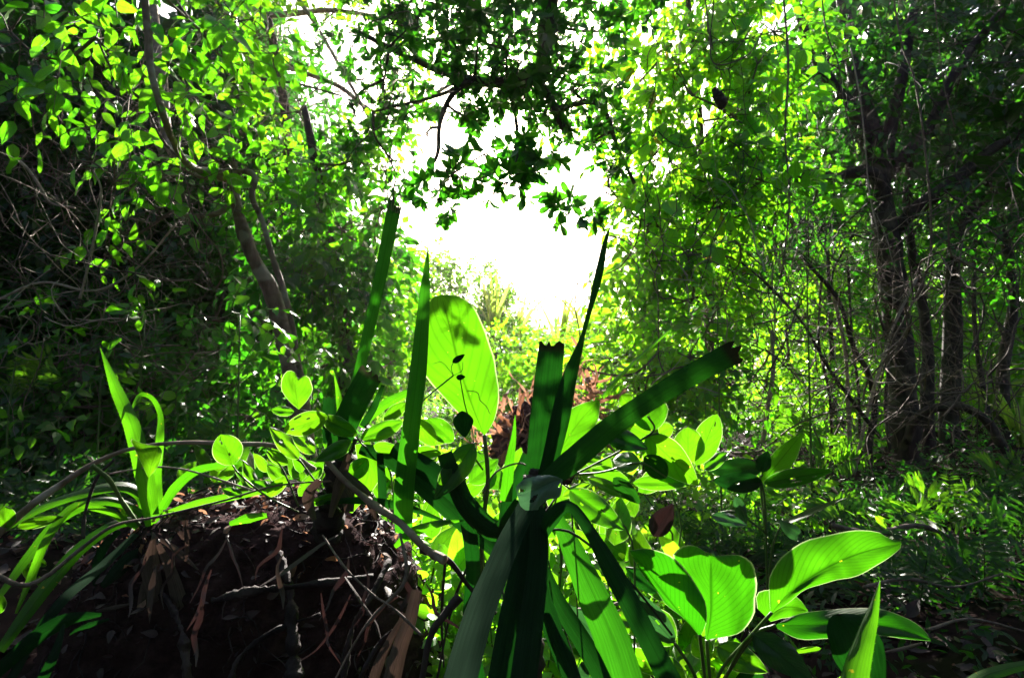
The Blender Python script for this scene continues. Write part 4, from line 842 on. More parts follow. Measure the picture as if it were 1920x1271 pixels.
# ------------------------------------------------------------------ ferns
def fern(label, base, fronds, name='fern', mat='fern_leaf', npin=15, group=None, width=.32):
    """fronds: list of pixel polylines from the crown outwards; thing > frond > leaflet"""
    b = gp(*base); o = empty(name, b, label, 'fern', group)
    for fr in fronds:
        C = resample(pxpath(fr), 24); L = np.linalg.norm(np.diff(C, axis=0), axis=1).sum(); T = nrm(np.gradient(C, axis=0))
        mb = MB(); tube(mb, C[::3], [.0028, .0008], n=16, sides=4); f = mb.build('frond', M['green_stem'], o)
        face = nrm(nrm(C0 - C[12]) + np.array([0, 0, .5]) + rng.normal(size=3) * .2)
        for k in range(npin):
            t = .12 + .86 * k / npin; i = int(t * 23); env = math.sin(math.pi * min(1, t * 1.02)) ** .6 * (1 - .45 * t)
            for sg in (-1, 1):
                sd = nrm(np.cross(T[i], face)) * sg; Y = nrm(sd + T[i] * .45 + rng.normal(size=3) * .07 - [0, 0, .1]); X = nrm(np.cross(Y, face)); Z = np.cross(X, Y); ln = L * width * env * (.9 + .2 * rng.random())
                q = bpy.data.objects.new('leaflet', leaf_mesh('pinna', 0, (k + (sg > 0)) % 4, mat)); q.parent = f; scene.collection.objects.link(q); p0 = C[i] - b
                q.matrix_basis = Matrix([[X[r_] * ln * .9, Y[r_] * ln, Z[r_] * ln, p0[r_]] for r_ in range(3)] + [[0, 0, 0, 1]])
    return o
fern('bright upright fern in front of the slender saplings', (1480, 3.4), [[(1480, 850, 3.4), (1478, 800, 3.4), (1476, 750, 3.35)], [(1480, 850, 3.4), (1500, 800, 3.3), (1510, 765, 3.2)], [(1478, 850, 3.4), (1455, 815, 3.4), (1440, 800, 3.3)]])
fern('mid green fern with fronds fanning left of the largest trunk foot', (1560, 3.2), [[(1560, 870, 3.2), (1530, 840, 3.1), (1500, 830, 3.0)], [(1560, 870, 3.2), (1590, 835, 3.1), (1620, 830, 3.0)], [(1560, 870, 3.2), (1550, 820, 3.2), (1545, 800, 3.1)], [(1560, 875, 3.2), (1600, 860, 3.0), (1650, 870, 2.9)]])
fern('fern with arched fronds at the foot of the slimmer dark tree', (1760, 2.9), [[(1770, 985, 2.9), (1735, 930, 2.8), (1690, 900, 2.7)], [(1770, 985, 2.9), (1800, 930, 2.9), (1850, 900, 2.8)], [(1765, 985, 2.9), (1700, 960, 2.7), (1665, 975, 2.6)], [(1775, 985, 2.9), (1780, 910, 2.9), (1775, 870, 2.9)], [(1775, 985, 2.9), (1840, 960, 2.7), (1900, 970, 2.6)]])
fern('small fern frond lit at the edge of the dark ground on the right', (1590, 2.6), [[(1560, 945, 2.6), (1590, 935, 2.5), (1620, 960, 2.4)], [(1560, 945, 2.6), (1540, 950, 2.5), (1510, 980, 2.4)]])
fern('fern near the right edge below the pale blades', (1880, 3.6), [[(1880, 905, 3.6), (1850, 870, 3.5), (1820, 860, 3.4)], [(1880, 905, 3.6), (1900, 860, 3.5), (1930, 850, 3.4)], [(1880, 905, 3.6), (1905, 900, 3.4), (1940, 920, 3.3)]])
fern('fern below the curved trunk with one upright sunlit frond', (410, 2.5), [[(392, 860, 2.5), (405, 800, 2.45), (438, 755, 2.4)], [(392, 860, 2.5), (370, 810, 2.5), (335, 790, 2.4)], [(392, 860, 2.5), (430, 830, 2.4), (470, 820, 2.3)]])
fern('fern at the left edge in the dark undergrowth', (60, 2.9), [[(60, 730, 2.9), (40, 690, 2.8), (15, 665, 2.7)], [(60, 730, 2.9), (80, 680, 2.8), (105, 650, 2.7)], [(60, 735, 2.9), (20, 720, 2.8), (-10, 730, 2.7)]])
GF = 'dark ferns covering the ground on the right'
for k, (px, d) in enumerate(((1290, 2.6), (1380, 2.9), (1450, 2.5), (1530, 2.2), (1640, 2.4), (1700, 2.1), (1820, 2.2), (1880, 2.6), (1330, 2.1), (1600, 3.0), (1700, 3.4), (1850, 3.2), (1420, 3.3))):
    b_ = gp(px, d); u_, v_, _d = proj(b_[None] + [0, 0, .03]); u_, v_ = float(u_[0]), float(v_[0]); q = 330 / d
    fr = [[(u_, v_, d), (u_ + math.cos(a_) * q * .5, v_ - q * (.35 + .3 * abs(math.sin(a_))), d - .1 * math.sin(a_)), (u_ + math.cos(a_) * q, v_ - q * (.25 + .35 * abs(math.sin(a_))), d - .2 * math.sin(a_))] for a_ in [rng.random() * .6 + j_ * 1.05 for j_ in range(6)]]
    fern(('dark fern on the shaded ground, %s' % ('behind the brown dead leaf', 'left of the bright upright fern', 'below the dark-leaved low plant', 'behind the largest paddle leaf', 'right of the small lit frond', 'behind the tip of the largest paddle leaf', 'below the arched fern at the right', 'nearest the right edge', 'between the brown dead leaf and the paddle leaves', 'at the base of the slender saplings', 'at the foot of the largest trunk', 'under the bent low limb at the right', 'under the bright upright fern')[k]), (px, d), fr, mat='dark_fern', npin=11, group=GF, width=.3)
for k, (px, d) in enumerate(((120, 2.3), (330, 2.2), (30, 2.6))):
    b_ = gp(px, d); u_, v_, _d = proj(b_[None] + [0, 0, .03]); u_, v_ = float(u_[0]), float(v_[0]); q = 330 / d
    fr = [[(u_, v_, d), (u_ + math.cos(a_) * q * .5, v_ - q * (.35 + .3 * abs(math.sin(a_))), d), (u_ + math.cos(a_) * q, v_ - q * (.25 + .35 * abs(math.sin(a_))), d - .1)] for a_ in [rng.random() * .6 + j_ * 1.05 for j_ in range(6)]]
    fern(('dark fern in the left undergrowth, %s' % ('above the arching bare branch', 'behind the bent spiny blade', 'at the left edge above the creeping plant')[k]), (px, d), fr, mat='dark_fern', npin=11, width=.3)

# ------------------------------------------------------------------ small sunlit saplings in the left undergrowth
def seedling(label, px, py, d, n, size, mat='tree_leaf', kind='ovate', r=.12, group=None):
    p = Plant('seedling', label, 'seedling', gp(px, d), group=group, nparts=60)
    t = P(px, py, d); p.limb([p.base - [0, 0, .03], (p.base + t) / 2 + rng.normal(size=3) * .03, t], [.006, .0025], mat='green_stem', name='stem', sides=5)
    p.blob(t, (r, r, r * .5), n, size, nl=5, kind=kind, mat=mat, link=n // 2, linkr=.002, droop=.15, up=.9, bias=(0, 0, .4), face=.2, mask=False); p.finish('green_stem')
GS = 'seedlings in the left undergrowth'
for a_ in (('sunlit seedling with narrow pointed leaves in the dark left undergrowth', 272, 592, 2.5, 5, .075), ('sunlit seedling with oval leaves just left of the curved trunk', 450, 588, 2.4, 6, .075),
           ('small seedling at the foot of the curved trunk, right of it', 590, 680, 2.6, 6, .06), ('leafy seedling left of the spiny rosette blade', 110, 785, 2.4, 6, .065), ('leafy seedling behind the folded spiny blade', 335, 775, 2.4, 6, .065),
           ('dim seedling above the arching left branch', 190, 700, 2.7, 6, .07), ('dim seedling at the left edge with pale leaves', 40, 610, 2.8, 5, .07), ('seedling with dangling leaves above the fern below the curved trunk', 450, 690, 2.5, 5, .06)):
    seedling(*a_, group=GS)
seedling('bright three-leaved sprig in front of the dark trunks on the right', 1510, 375, 2.9, 3, .10, r=.06, kind='ovate')
seedling('bright sprig of lobed leaves beside the bright wall, right of the gap', 1345, 580, 2.9, 4, .075, r=.08)

# ------------------------------------------------------------------ FOREGROUND
# big translucent leaf
big = empty('big_leaf_plant', P(905, 960, 1.2) * [1, 1, 0] + [0, 0, .0], 'plant with one very large translucent yellow-green leaf, centre left', 'plant')
outline_leaf(big, [(908, 818), (885, 760), (862, 690), (845, 620), (832, 570), (826, 553)], [(905, 812), (880, 792), (850, 765), (815, 725), (790, 690), (792, 640), (800, 590), (806, 562), (826, 553)],
             [(912, 812), (928, 785), (936, 740), (930, 690), (920, 650), (905, 610), (885, 572), (858, 555), (826, 553)], 'big_leaf', 1.2, 1.23, dl=.02, dr=.01, n=22, half=6, wav=.006)
stem(big, [(908, 815, 1.2), (915, 900, 1.2), (905, 990, 1.2), (900, 1150, 1.22), (895, 1500, 1.25)], 9, n=14)
oval_leaf(big, (872, 820), (866, 770), 38, 'strap_dark', 1.13, 1.13, shape='spoon')
oval_leaf(big, (889, 832), (815, 935), 52, 'epi_leaf', 1.05, 1.0, shape='ovate', tilt=.01)
oval_leaf(big, (880, 905), (935, 860), 40, 'epi_leaf', 1.25, 1.3, shape='ovate')
oval_leaf(big, (835, 830), (785, 790), 44, 'epi_leaf', 1.25, 1.28); oval_leaf(big, (850, 828), (802, 785), 40, 'epi_leaf', 1.22, 1.24)
stem(big, [(889, 832, 1.05), (882, 845, 1.1), (905, 880, 1.18)], 4)
vine = empty('tendril_shadow', P(780, 765, 1.12), 'shadow of a thin tendril with two tiny leaves, modelled across the very large translucent leaf', 'vine')  # dark sprig shape stands for a shadow falling on the big leaf
stem(vine, [(770, 775, 1.1), (800, 745, 1.12), (830, 720, 1.15), (850, 704, 1.16)], 3.2, 'green_stem'); stem(vine, [(850, 704, 1.16), (846, 690, 1.16), (851, 678, 1.16)], 1.6, 'twig'); stem(vine, [(850, 704, 1.16), (866, 695, 1.16), (868, 678, 1.16)], 1.3, 'twig')
stem(vine, [(850, 704, 1.16), (830, 680, 1.16), (812, 682, 1.16)], 1.2, 'twig'); stem(vine, [(875, 732, 1.17), (895, 736, 1.17), (900, 750, 1.17), (912, 762, 1.17), (918, 775, 1.17)], 1.6, 'twig')
stem(vine, [(863, 712, 1.16), (872, 760, 1.17), (884, 800, 1.17), (888, 830, 1.1)], 2.6, 'green_stem')
oval_leaf(vine, (848, 680), (872, 664), 12, 'strap_dark', 1.16, 1.16, shape='ovate', n=8); oval_leaf(vine, (855, 708), (873, 706), 11, 'strap_dark', 1.16, 1.16, shape='ovate', n=8)

# central strap-leaved plant
cs = empty('strap_leaved_plant', P(985, 1500, .95), 'tall strap-leaved plant with torn dark leaves, centre of the foreground', 'plant')
mb = MB(); tube(mb, pxpath([(975, 1520, 1.0), (985, 1300, .95), (990, 1100, .92), (1000, 930, .9), (1005, 880, .9)]), [.034, .028, .022, .018, .010], n=60, sides=14, rough=.08, lump=.25); mb.build('stalk', M['dark_bark'], cs)
strap(cs, [(1000, 925, .90), (1010, 860, .91), (1020, 780, .93), (1028, 700, .95), (1033, 652, .96)], (20, 24, 27, 26, 24), roll=.2, jag=.014, chan=.16, n=50, half=5, label='broad upright strap leaf with a torn square end')
strap(cs, [(1015, 925, .88), (1035, 860, .89), (1055, 780, .9), (1072, 700, .92), (1090, 640, .93), (1103, 590, .94), (1115, 545, .95), (1126, 495, .96), (1135, 450, .97), (1146, 422, .98)], (14, 16, 18, 17, 12, 4, 4.5, 8, 6, .5), roll=(-.3, -.5, .2, .4), chan=.4, label='upright strap leaf with a thin curled tip')
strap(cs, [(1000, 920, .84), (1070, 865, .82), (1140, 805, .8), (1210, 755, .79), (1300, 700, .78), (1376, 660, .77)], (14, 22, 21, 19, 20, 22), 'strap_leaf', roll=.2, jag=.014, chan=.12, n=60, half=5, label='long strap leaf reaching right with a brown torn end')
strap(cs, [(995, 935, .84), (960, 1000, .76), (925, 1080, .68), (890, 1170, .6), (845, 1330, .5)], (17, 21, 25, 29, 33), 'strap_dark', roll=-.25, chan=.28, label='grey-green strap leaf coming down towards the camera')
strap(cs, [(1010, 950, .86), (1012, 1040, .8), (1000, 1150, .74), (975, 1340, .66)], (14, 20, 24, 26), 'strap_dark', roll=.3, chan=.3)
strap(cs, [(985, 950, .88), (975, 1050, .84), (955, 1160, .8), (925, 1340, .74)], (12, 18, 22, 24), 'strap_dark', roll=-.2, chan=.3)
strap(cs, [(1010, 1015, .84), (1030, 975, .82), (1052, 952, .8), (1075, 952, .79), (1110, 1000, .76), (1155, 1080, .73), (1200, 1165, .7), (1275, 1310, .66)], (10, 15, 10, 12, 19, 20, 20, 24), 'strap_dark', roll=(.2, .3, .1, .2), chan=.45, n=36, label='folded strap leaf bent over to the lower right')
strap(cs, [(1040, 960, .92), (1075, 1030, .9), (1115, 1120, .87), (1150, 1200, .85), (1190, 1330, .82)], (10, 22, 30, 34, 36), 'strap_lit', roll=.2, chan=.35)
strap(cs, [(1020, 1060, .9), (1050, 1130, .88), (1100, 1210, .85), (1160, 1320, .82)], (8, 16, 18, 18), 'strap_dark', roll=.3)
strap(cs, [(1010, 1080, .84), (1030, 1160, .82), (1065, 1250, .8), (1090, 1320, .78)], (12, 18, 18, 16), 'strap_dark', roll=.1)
strap(cs, [(975, 940, .95), (935, 1000, .98), (880, 960, 1.0), (850, 900, 1.02), (832, 850, 1.03)], (10, 17, 18, 18, 14), 'strap_leaf', roll=.3)
strap(cs, [(975, 960, .96), (925, 990, .99), (860, 930, 1.02), (800, 880, 1.05), (735, 840, 1.08)], (8, 16, 18, 20, 14), 'strap_dark', roll=.1)
strap(cs, [(900, 1290, 1.02), (880, 1180, 1.02), (886, 1060, 1.02), (872, 960, 1.02), (850, 880, 1.03)], (13, 13, 14, 14, 9), 'strap_leaf', roll=.2)
strap(cs, [(948, 940, .98), (955, 870, .98), (963, 820, .98), (966, 778, .98)], (12, 10, 6, .5), 'blade_leaf', serr=.0012)
strap(cs, [(940, 1010, 1.0), (955, 930, 1.0), (975, 880, 1.0), (985, 850, 1.0)], (12, 14, 12, 6), 'strap_leaf', roll=.3)
outline_leaf(cs, [(1055, 898), (1030, 905), (1000, 920), (970, 928)], [(1055, 898), (1050, 930), (1028, 938), (1012, 948), (1008, 955), (990, 957), (976, 948), (970, 928)], [(1055, 898), (1030, 890), (1000, 894), (982, 900), (968, 912), (970, 928)], 'pale_leaf', .8, .79, bulge=.006, n=40, half=12, holes=((.30, .62, .05), (.25, .66, .05), (.34, .60, .04), (.62, .80, .05), (.70, .84, .05), (.2, .12, .06)), label='pale grey-green round leaf stub with chewed holes')
strap(cs, [(1130, 745, 1.0), (1160, 708, 1.02), (1205, 665, 1.05), (1258, 617, 1.08)], (4, 3.5, 3, 2), 'blade_leaf', chan=.8)
stem(cs, [(1040, 935, .92), (1010, 990, .9), (1075, 1000, .88), (1180, 1090, .88), (1260, 1190, .88)], (4, 6, 5), 'dark_bark')
stem(cs, [(905, 925, .95), (930, 885, .95), (975, 868, .95), (1000, 885, .93)], 3.5, 'twig')
for q in (((1028, 1050), (1050, 1150), (1085, 1260)), ((940, 1080), (950, 1180), (960, 1280)), ((1072, 960), (1078, 1050), (1085, 1200))):
    stem(cs, [(x, y, .93) for x, y in q], 3, 'dark_bark')

# left strap-leaved plant rooted on the mound
ls = empty('strap_leaved_plant', P(625, 975, 1.17), 'strap-leaved plant with cut leaves growing on top of the earth mound', 'plant')
mb = MB(); tube(mb, pxpath([(612, 1000, 1.24), (628, 930, 1.19), (645, 870, 1.16), (662, 820, 1.16)]), [pxr(26, 1.17), pxr(28, 1.17), pxr(20, 1.17), pxr(13, 1.17)], n=50, sides=16, rough=.1, lump=.25); mb.build('stalk', M['root'], ls)
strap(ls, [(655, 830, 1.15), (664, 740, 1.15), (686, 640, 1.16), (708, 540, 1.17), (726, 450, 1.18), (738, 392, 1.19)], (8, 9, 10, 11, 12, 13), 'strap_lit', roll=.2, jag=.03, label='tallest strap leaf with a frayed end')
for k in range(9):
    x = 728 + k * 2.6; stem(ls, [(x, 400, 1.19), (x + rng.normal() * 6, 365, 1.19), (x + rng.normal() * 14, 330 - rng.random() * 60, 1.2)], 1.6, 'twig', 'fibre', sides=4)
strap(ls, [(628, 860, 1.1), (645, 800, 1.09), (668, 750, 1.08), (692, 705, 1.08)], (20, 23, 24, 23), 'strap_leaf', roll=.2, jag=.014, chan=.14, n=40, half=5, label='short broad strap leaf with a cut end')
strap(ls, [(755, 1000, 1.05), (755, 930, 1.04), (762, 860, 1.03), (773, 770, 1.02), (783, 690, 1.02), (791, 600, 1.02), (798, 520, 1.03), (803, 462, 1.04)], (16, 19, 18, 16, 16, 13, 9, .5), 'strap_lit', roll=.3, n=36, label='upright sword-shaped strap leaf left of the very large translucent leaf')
strap(ls, [(620, 830, 1.12), (618, 790, 1.12), (617, 748, 1.12)], (14, 13, 11), 'strap_dark', jag=.008)
strap(ls, [(640, 800, 1.12), (636, 750, 1.12), (627, 702, 1.12)], (6, 6, .5), 'blade_leaf', serr=.001)
strap(ls, [(675, 800, 1.17), (705, 770, 1.18), (735, 750, 1.19), (765, 735, 1.2)], (6, 9, 9, 6), 'blade_leaf')
strap(ls, [(680, 800, 1.12), (700, 765, 1.12), (718, 722, 1.12)], (7, 7, 3), 'strap_dark')
strap(ls, [(675, 840, 1.12), (740, 860, 1.1), (810, 920, 1.07), (880, 985, 1.04), (940, 1040, 1.0)], (10, 20, 20, 18, 12), 'strap_dark', roll=.2)
strap(ls, [(718, 960, 1.1), (716, 900, 1.1), (712, 850, 1.1)], (8, 8, 6), 'strap_dark')
strap(ls, [(600, 942, 1.12), (680, 938, 1.1), (760, 950, 1.08), (830, 975, 1.06)], (3, 7, 7, 2), 'strap_leaf', serr=.001)
strap(ls, [(740, 1025, 1.05), (770, 1000, 1.03), (820, 982, 1.02), (870, 975, 1.02)], (4, 10, 7, 1), 'blade_leaf', serr=.001)
strap(ls, [(625, 900, 1.14), (650, 925, 1.12), (655, 960, 1.1)], (10, 14, 8), 'dry_leaf')
strap(ls, [(680, 830, 1.14), (690, 890, 1.13), (655, 960, 1.13)], (14, 22, 6), 'epi_leaf')
for q in (((600, 900), (580, 930), (590, 975)), ((640, 880), (690, 930), (705, 975)), ((655, 850), (640, 905), (620, 970))):
    strap(ls, [(x, y, 1.09) for x, y in q], (6, 11, 4), 'dry_leaf', roll=.5)

# fleshy round-leaved plant around the left strap plant
ep = empty('round_leaved_plant', P(660, 960, 1.14), 'fleshy round-leaved plant in front of the strap-leaved plant on the mound', 'plant')
outline_leaf(ep, [(560, 768), (556, 745), (553, 722), (556, 706)], [(558, 766), (540, 750), (528, 728), (530, 705), (540, 694), (552, 697), (556, 706)], [(562, 766), (578, 748), (586, 728), (580, 708), (570, 704), (562, 710), (556, 706)], 'epi_leaf', 1.1, 1.12, label='upright round leaf with a bitten notch')
for b, t, w, d0, d1, sh in (((615, 780), (532, 808), 44, 1.04, 1.0, 'round'), ((602, 782), (670, 816), 34, 1.06, 1.05, 'round'), ((552, 772), (508, 768), 20, 1.1, 1.1, 'round'), ((662, 828), (590, 866), 30, 1.06, 1.04, 'ovate'), ((676, 822), (755, 790), 34, 1.07, 1.05, 'round'),
                         ((720, 790), (762, 755), 26, 1.12, 1.14, 'round'), ((775, 785), (818, 835), 36, 1.1, 1.1, 'round'), ((560, 860), (505, 800), 34, 1.14, 1.16, 'ovate'), ((590, 850), (545, 805), 32, 1.12, 1.14, 'ovate'), ((540, 870), (500, 845), 24, 1.12, 1.12, 'round'),
                         ((700, 835), (762, 850), 26, 1.1, 1.1, 'ovate'), ((770, 845), (828, 850), 24, 1.12, 1.15, 'round'), ((690, 860), (640, 905), 34, 1.12, 1.1, 'ovate'), ((535, 905), (500, 870), 30, 1.16, 1.18, 'ovate'), ((520, 925), (470, 900), 26, 1.16, 1.18, 'ovate'),
                         ((560, 930), (600, 880), 24, 1.16, 1.18, 'ovate'), ((480, 915), (455, 862), 24, 1.18, 1.2, 'ovate'), ((500, 930), (545, 890), 26, 1.14, 1.15, 'ovate'), ((455, 930), (415, 915), 22, 1.15, 1.16, 'ovate'), ((580, 945), (640, 925), 18, 1.12, 1.12, 'ovate'), ((720, 940), (700, 890), 24, 1.16, 1.18, 'ovate'), ((640, 830), (612, 775), 20, 1.14, 1.15, 'ovate')):
    oval_leaf(ep, b, t, w, 'epi_leaf', d0, d1, shape=sh, tilt=rng.normal() * .008)
oval_leaf(ep, (436, 872), (414, 814), 60, 'epi_leaf', 1.1, 1.08, label='separate round leaf standing left of the cluster')
for q in (((676, 830), (668, 818), (650, 800), (615, 780), (560, 768)), ((676, 830), (700, 850), (730, 880), (740, 960)), ((436, 872), (450, 890), (500, 930), (560, 960)), ((560, 860), (590, 900), (640, 960)), ((500, 845), (530, 880), (560, 950))):
    stem(ep, [(x, y, 1.12) for x, y in q], 3.5, n=14)

# broad-leaved cluster right of centre
br = empty('broad_leaved_plant', P(1180, 1350, 1.15), 'broad-leaved plant with overlapping bright leaves right of the strap-leaved plant', 'plant')
outline_leaf(br, [(1040, 862), (1065, 820), (1095, 780), (1125, 750)], [(1036, 858), (1042, 815), (1062, 775), (1095, 755), (1125, 750)], [(1048, 862), (1075, 850), (1105, 820), (1122, 785), (1125, 750)], 'epi_leaf', 1.02, 1.05, label='yellowing leaf with a brown spot')
for b, t, w, d0, d1, sh, mt in (((1225, 808), (1205, 735), 70, 1.12, 1.15, 'round', 'epi_leaf'), ((1218, 820), (1165, 790), 55, 1.14, 1.15, 'round', 'epi_leaf'), ((1135, 812), (1215, 842), 40, 1.02, 1.0, 'ovate', 'strap_leaf'),
                             ((1212, 815), (1310, 910), 62, 1.08, 1.1, 'ovate', 'epi_leaf'), ((1208, 830), (1275, 905), 60, 1.12, 1.14, 'round', 'epi_leaf'), ((1250, 895), (1208, 855), 42, 1.05, 1.05, 'round', 'strap_leaf'), ((1200, 868), (1150, 862), 40, 1.05, 1.05, 'round', 'epi_leaf'),
                             ((1186, 905), (1305, 905), 30, 1.1, 1.14, 'ovate', 'epi_leaf'), ((1305, 872), (1345, 776), 52, 1.25, 1.28, 'round', 'epi_leaf'), ((1290, 870), (1290, 800), 62, 1.22, 1.24, 'round', 'epi_leaf'), ((1068, 918), (1172, 994), 52, .95, .92, 'ovate', 'epi_leaf'), ((1150, 895), (1202, 945), 30, 1.0, 1.0, 'ovate', 'strap_leaf'),
                             ((1100, 895), (1200, 940), 24, 1.05, 1.05, 'ovate', 'epi_leaf'), ((1110, 880), (1180, 900), 30, 1.12, 1.15, 'ovate', 'epi_leaf'), ((1130, 870), (1085, 850), 26, 1.15, 1.15, 'ovate', 'epi_leaf'), ((1055, 930), (1110, 905), 22, 1.1, 1.12, 'ovate', 'epi_leaf'), ((1235, 812), (1262, 800), 30, 1.2, 1.2, 'round', 'epi_leaf'),
                             ((1110, 800), (1160, 815), 40, 1.2, 1.22, 'round', 'epi_leaf'), ((1180, 760), (1165, 740), 30, 1.2, 1.2, 'round', 'epi_leaf'), ((1320, 880), (1370, 845), 26, 1.3, 1.3, 'ovate', 'epi_leaf')):
    oval_leaf(br, b, t, w, mt, d0, d1, shape=sh, tilt=rng.normal() * .012)
for q in (((1045, 905), (1100, 878), (1170, 842), (1215, 818), (1235, 812)), ((1070, 890), (1130, 885), (1200, 868), (1250, 895)), ((1060, 910), (1100, 940), (1180, 1000), (1190, 1150), (1185, 1350)), ((1170, 842), (1225, 808), (1215, 780))):
    stem(br, [(x, y, 1.04) for x, y in q], 4, 'green_stem', n=16)

# deep green broad-leaved plant further right
bg_ = empty('broad_leaved_plant', gp(1435, 1.75), 'deep green broad-leaved plant low behind the right paddle leaves', 'plant')
for b, t, w, d0, d1, sh, mt in (((1428, 905), (1506, 810), 44, 1.6, 1.6, 'ovate', 'paddle_leaf'), ((1432, 905), (1562, 882), 36, 1.55, 1.5, 'ovate', 'paddle_leaf'), ((1428, 880), (1325, 880), 42, 1.6, 1.6, 'ovate', 'strap_leaf'), ((1430, 905), (1335, 900), 40, 1.55, 1.5, 'ovate', 'strap_dark'),
                             ((1425, 885), (1440, 845), 30, 1.5, 1.5, 'ovate', 'strap_dark'), ((1380, 930), (1400, 985), 22, 1.4, 1.4, 'ovate', 'bluish_leaf'), ((1335, 965), (1402, 985), 24, 1.35, 1.3, 'ovate', 'bluish_leaf'), ((1460, 985), (1582, 932), 12, 1.4, 1.4, 'ovate', 'paddle_leaf'), ((1505, 1010), (1460, 975), 26, 1.35, 1.3, 'ovate', 'bluish_leaf')):
    oval_leaf(bg_, b, t, w, mt, d0, d1, shape=sh, tilt=rng.normal() * .015)
for q in (((1428, 905), (1435, 960), (1440, 1180)), ((1430, 890), (1425, 905), (1436, 1000)), ((1465, 985), (1450, 1020), (1440, 1100)), ((1335, 965), (1380, 960), (1436, 1000))):
    stem(bg_, [(x, y, 1.58) for x, y in q], 4, n=10)
oval_leaf(bg_, (1225, 1005), (1262, 945), 44, 'litter_leaf', 1.3, 1.3, shape='ovate', label='brown dead leaf hanging low')

# paddle-leaved plant at lower right
pd = empty('paddle_leaved_plant', P(1360, 1500, 1.0), 'large paddle-leaved plant glowing green at the lower right', 'plant')
outline_leaf(pd, [(1312, 1190), (1275, 1150), (1235, 1100), (1205, 1060), (1180, 1032)], [(1310, 1190), (1285, 1162), (1255, 1138), (1225, 1102), (1198, 1066), (1180, 1032)], [(1314, 1190), (1325, 1165), (1322, 1128), (1300, 1088), (1262, 1045), (1215, 1028), (1180, 1032)], 'paddle_leaf', .9, .9, dl=.01, dr=.0, n=20, half=5)
outline_leaf(pd, [(1325, 1200), (1332, 1150), (1333, 1100), (1333, 1042)], [(1323, 1198), (1320, 1160), (1312, 1115), (1290, 1075), (1264, 1046), (1275, 1022), (1305, 1024), (1333, 1042)], [(1330, 1198), (1390, 1185), (1413, 1150), (1420, 1100), (1412, 1062), (1390, 1041), (1355, 1041), (1333, 1042)], 'paddle_leaf', .97, .97, dl=.0, dr=.01, n=22, half=6, label='broad paddle leaf with a heart-shaped notched end')
outline_leaf(pd, [(1447, 1148), (1480, 1112), (1540, 1070), (1610, 1038), (1690, 1018)], [(1444, 1142), (1442, 1110), (1443, 1080), (1470, 1040), (1520, 1010), (1590, 996), (1645, 997), (1668, 1010), (1690, 1014)], [(1452, 1146), (1478, 1130), (1510, 1105), (1560, 1090), (1610, 1078), (1660, 1050), (1690, 1026), (1690, 1018)], 'paddle_leaf', .95, .9, dl=.015, dr=-.005, n=24, half=6, label='largest paddle leaf, rising to the right')
outline_leaf(pd, [(1455, 1172), (1530, 1172), (1600, 1168), (1680, 1178), (1745, 1200)], [(1458, 1168), (1500, 1150), (1560, 1142), (1640, 1140), (1700, 1158), (1732, 1180), (1745, 1199)], [(1458, 1178), (1500, 1198), (1560, 1196), (1640, 1190), (1700, 1198), (1745, 1201)], 'paddle_leaf', .97, .9, dl=.02, dr=-.01, n=22, half=5, label='long flat paddle leaf pointing right')
outline_leaf(pd, [(1440, 1160), (1465, 1140), (1490, 1138), (1515, 1145)], [(1420, 1140), (1420, 1112), (1455, 1106), (1495, 1120), (1515, 1144)], [(1445, 1165), (1470, 1158), (1500, 1152), (1515, 1146)], 'paddle_leaf', 1.05, 1.05)
outline_leaf(pd, [(1630, 1300), (1605, 1230), (1585, 1180), (1572, 1150)], [(1610, 1300), (1565, 1240), (1550, 1190), (1555, 1158), (1572, 1150)], [(1660, 1300), (1660, 1230), (1640, 1178), (1610, 1152), (1572, 1150)], 'strap_leaf', .82, .84, dl=.005, dr=.02, n=16, half=5)
oval_leaf(pd, (1412, 1188), (1525, 1278), 58, 'bluish_leaf', .85, .78, shape='ovate', tilt=.02, wav=.006, label='dark glossy leaf drooping towards the camera')
for b, t, w, d0, d1, mt in (((1265, 1205), (1168, 1095), 46, 1.0, 1.02, 'bluish_leaf'), ((1232, 1110), (1172, 1062), 34, 1.05, 1.08, 'strap_leaf'), ((1140, 1212), (1050, 1125), 36, .95, .95, 'bluish_leaf'), ((1345, 1210), (1440, 1260), 52, 1.02, 1.0, 'epi_leaf'), ((1330, 1230), (1300, 1190), 44, 1.05, 1.05, 'epi_leaf'),
                         ((1370, 1240), (1380, 1195), 56, 1.08, 1.08, 'epi_leaf'), ((1260, 1210), (1200, 1130), 56, 1.1, 1.12, 'epi_leaf'), ((1250, 1260), (1160, 1215), 44, 1.1, 1.1, 'epi_leaf'), ((1150, 1250), (1080, 1200), 50, 1.15, 1.15, 'epi_leaf'), ((1120, 1290), (1090, 1240), 60, .9, .9, 'bluish_leaf'),
                         ((1240, 1180), (1130, 1150), 50, 1.2, 1.22, 'epi_leaf'), ((1220, 1240), (1290, 1290), 60, 1.15, 1.15, 'epi_leaf'), ((1310, 1290), (1340, 1250), 44, 1.1, 1.1, 'epi_leaf'), ((1400, 1300), (1420, 1250), 60, 1.05, 1.05, 'strap_leaf'), ((1540, 1215), (1480, 1222), 12, .9, .9, 'epi_leaf'), ((1560, 1300), (1590, 1262), 24, .9, .9, 'epi_leaf'), ((1270, 1120), (1190, 1050), 60, 1.12, 1.15, 'paddle_leaf')):
    oval_leaf(pd, b, t, w, mt, d0, d1, shape='ovate', tilt=rng.normal() * .012)
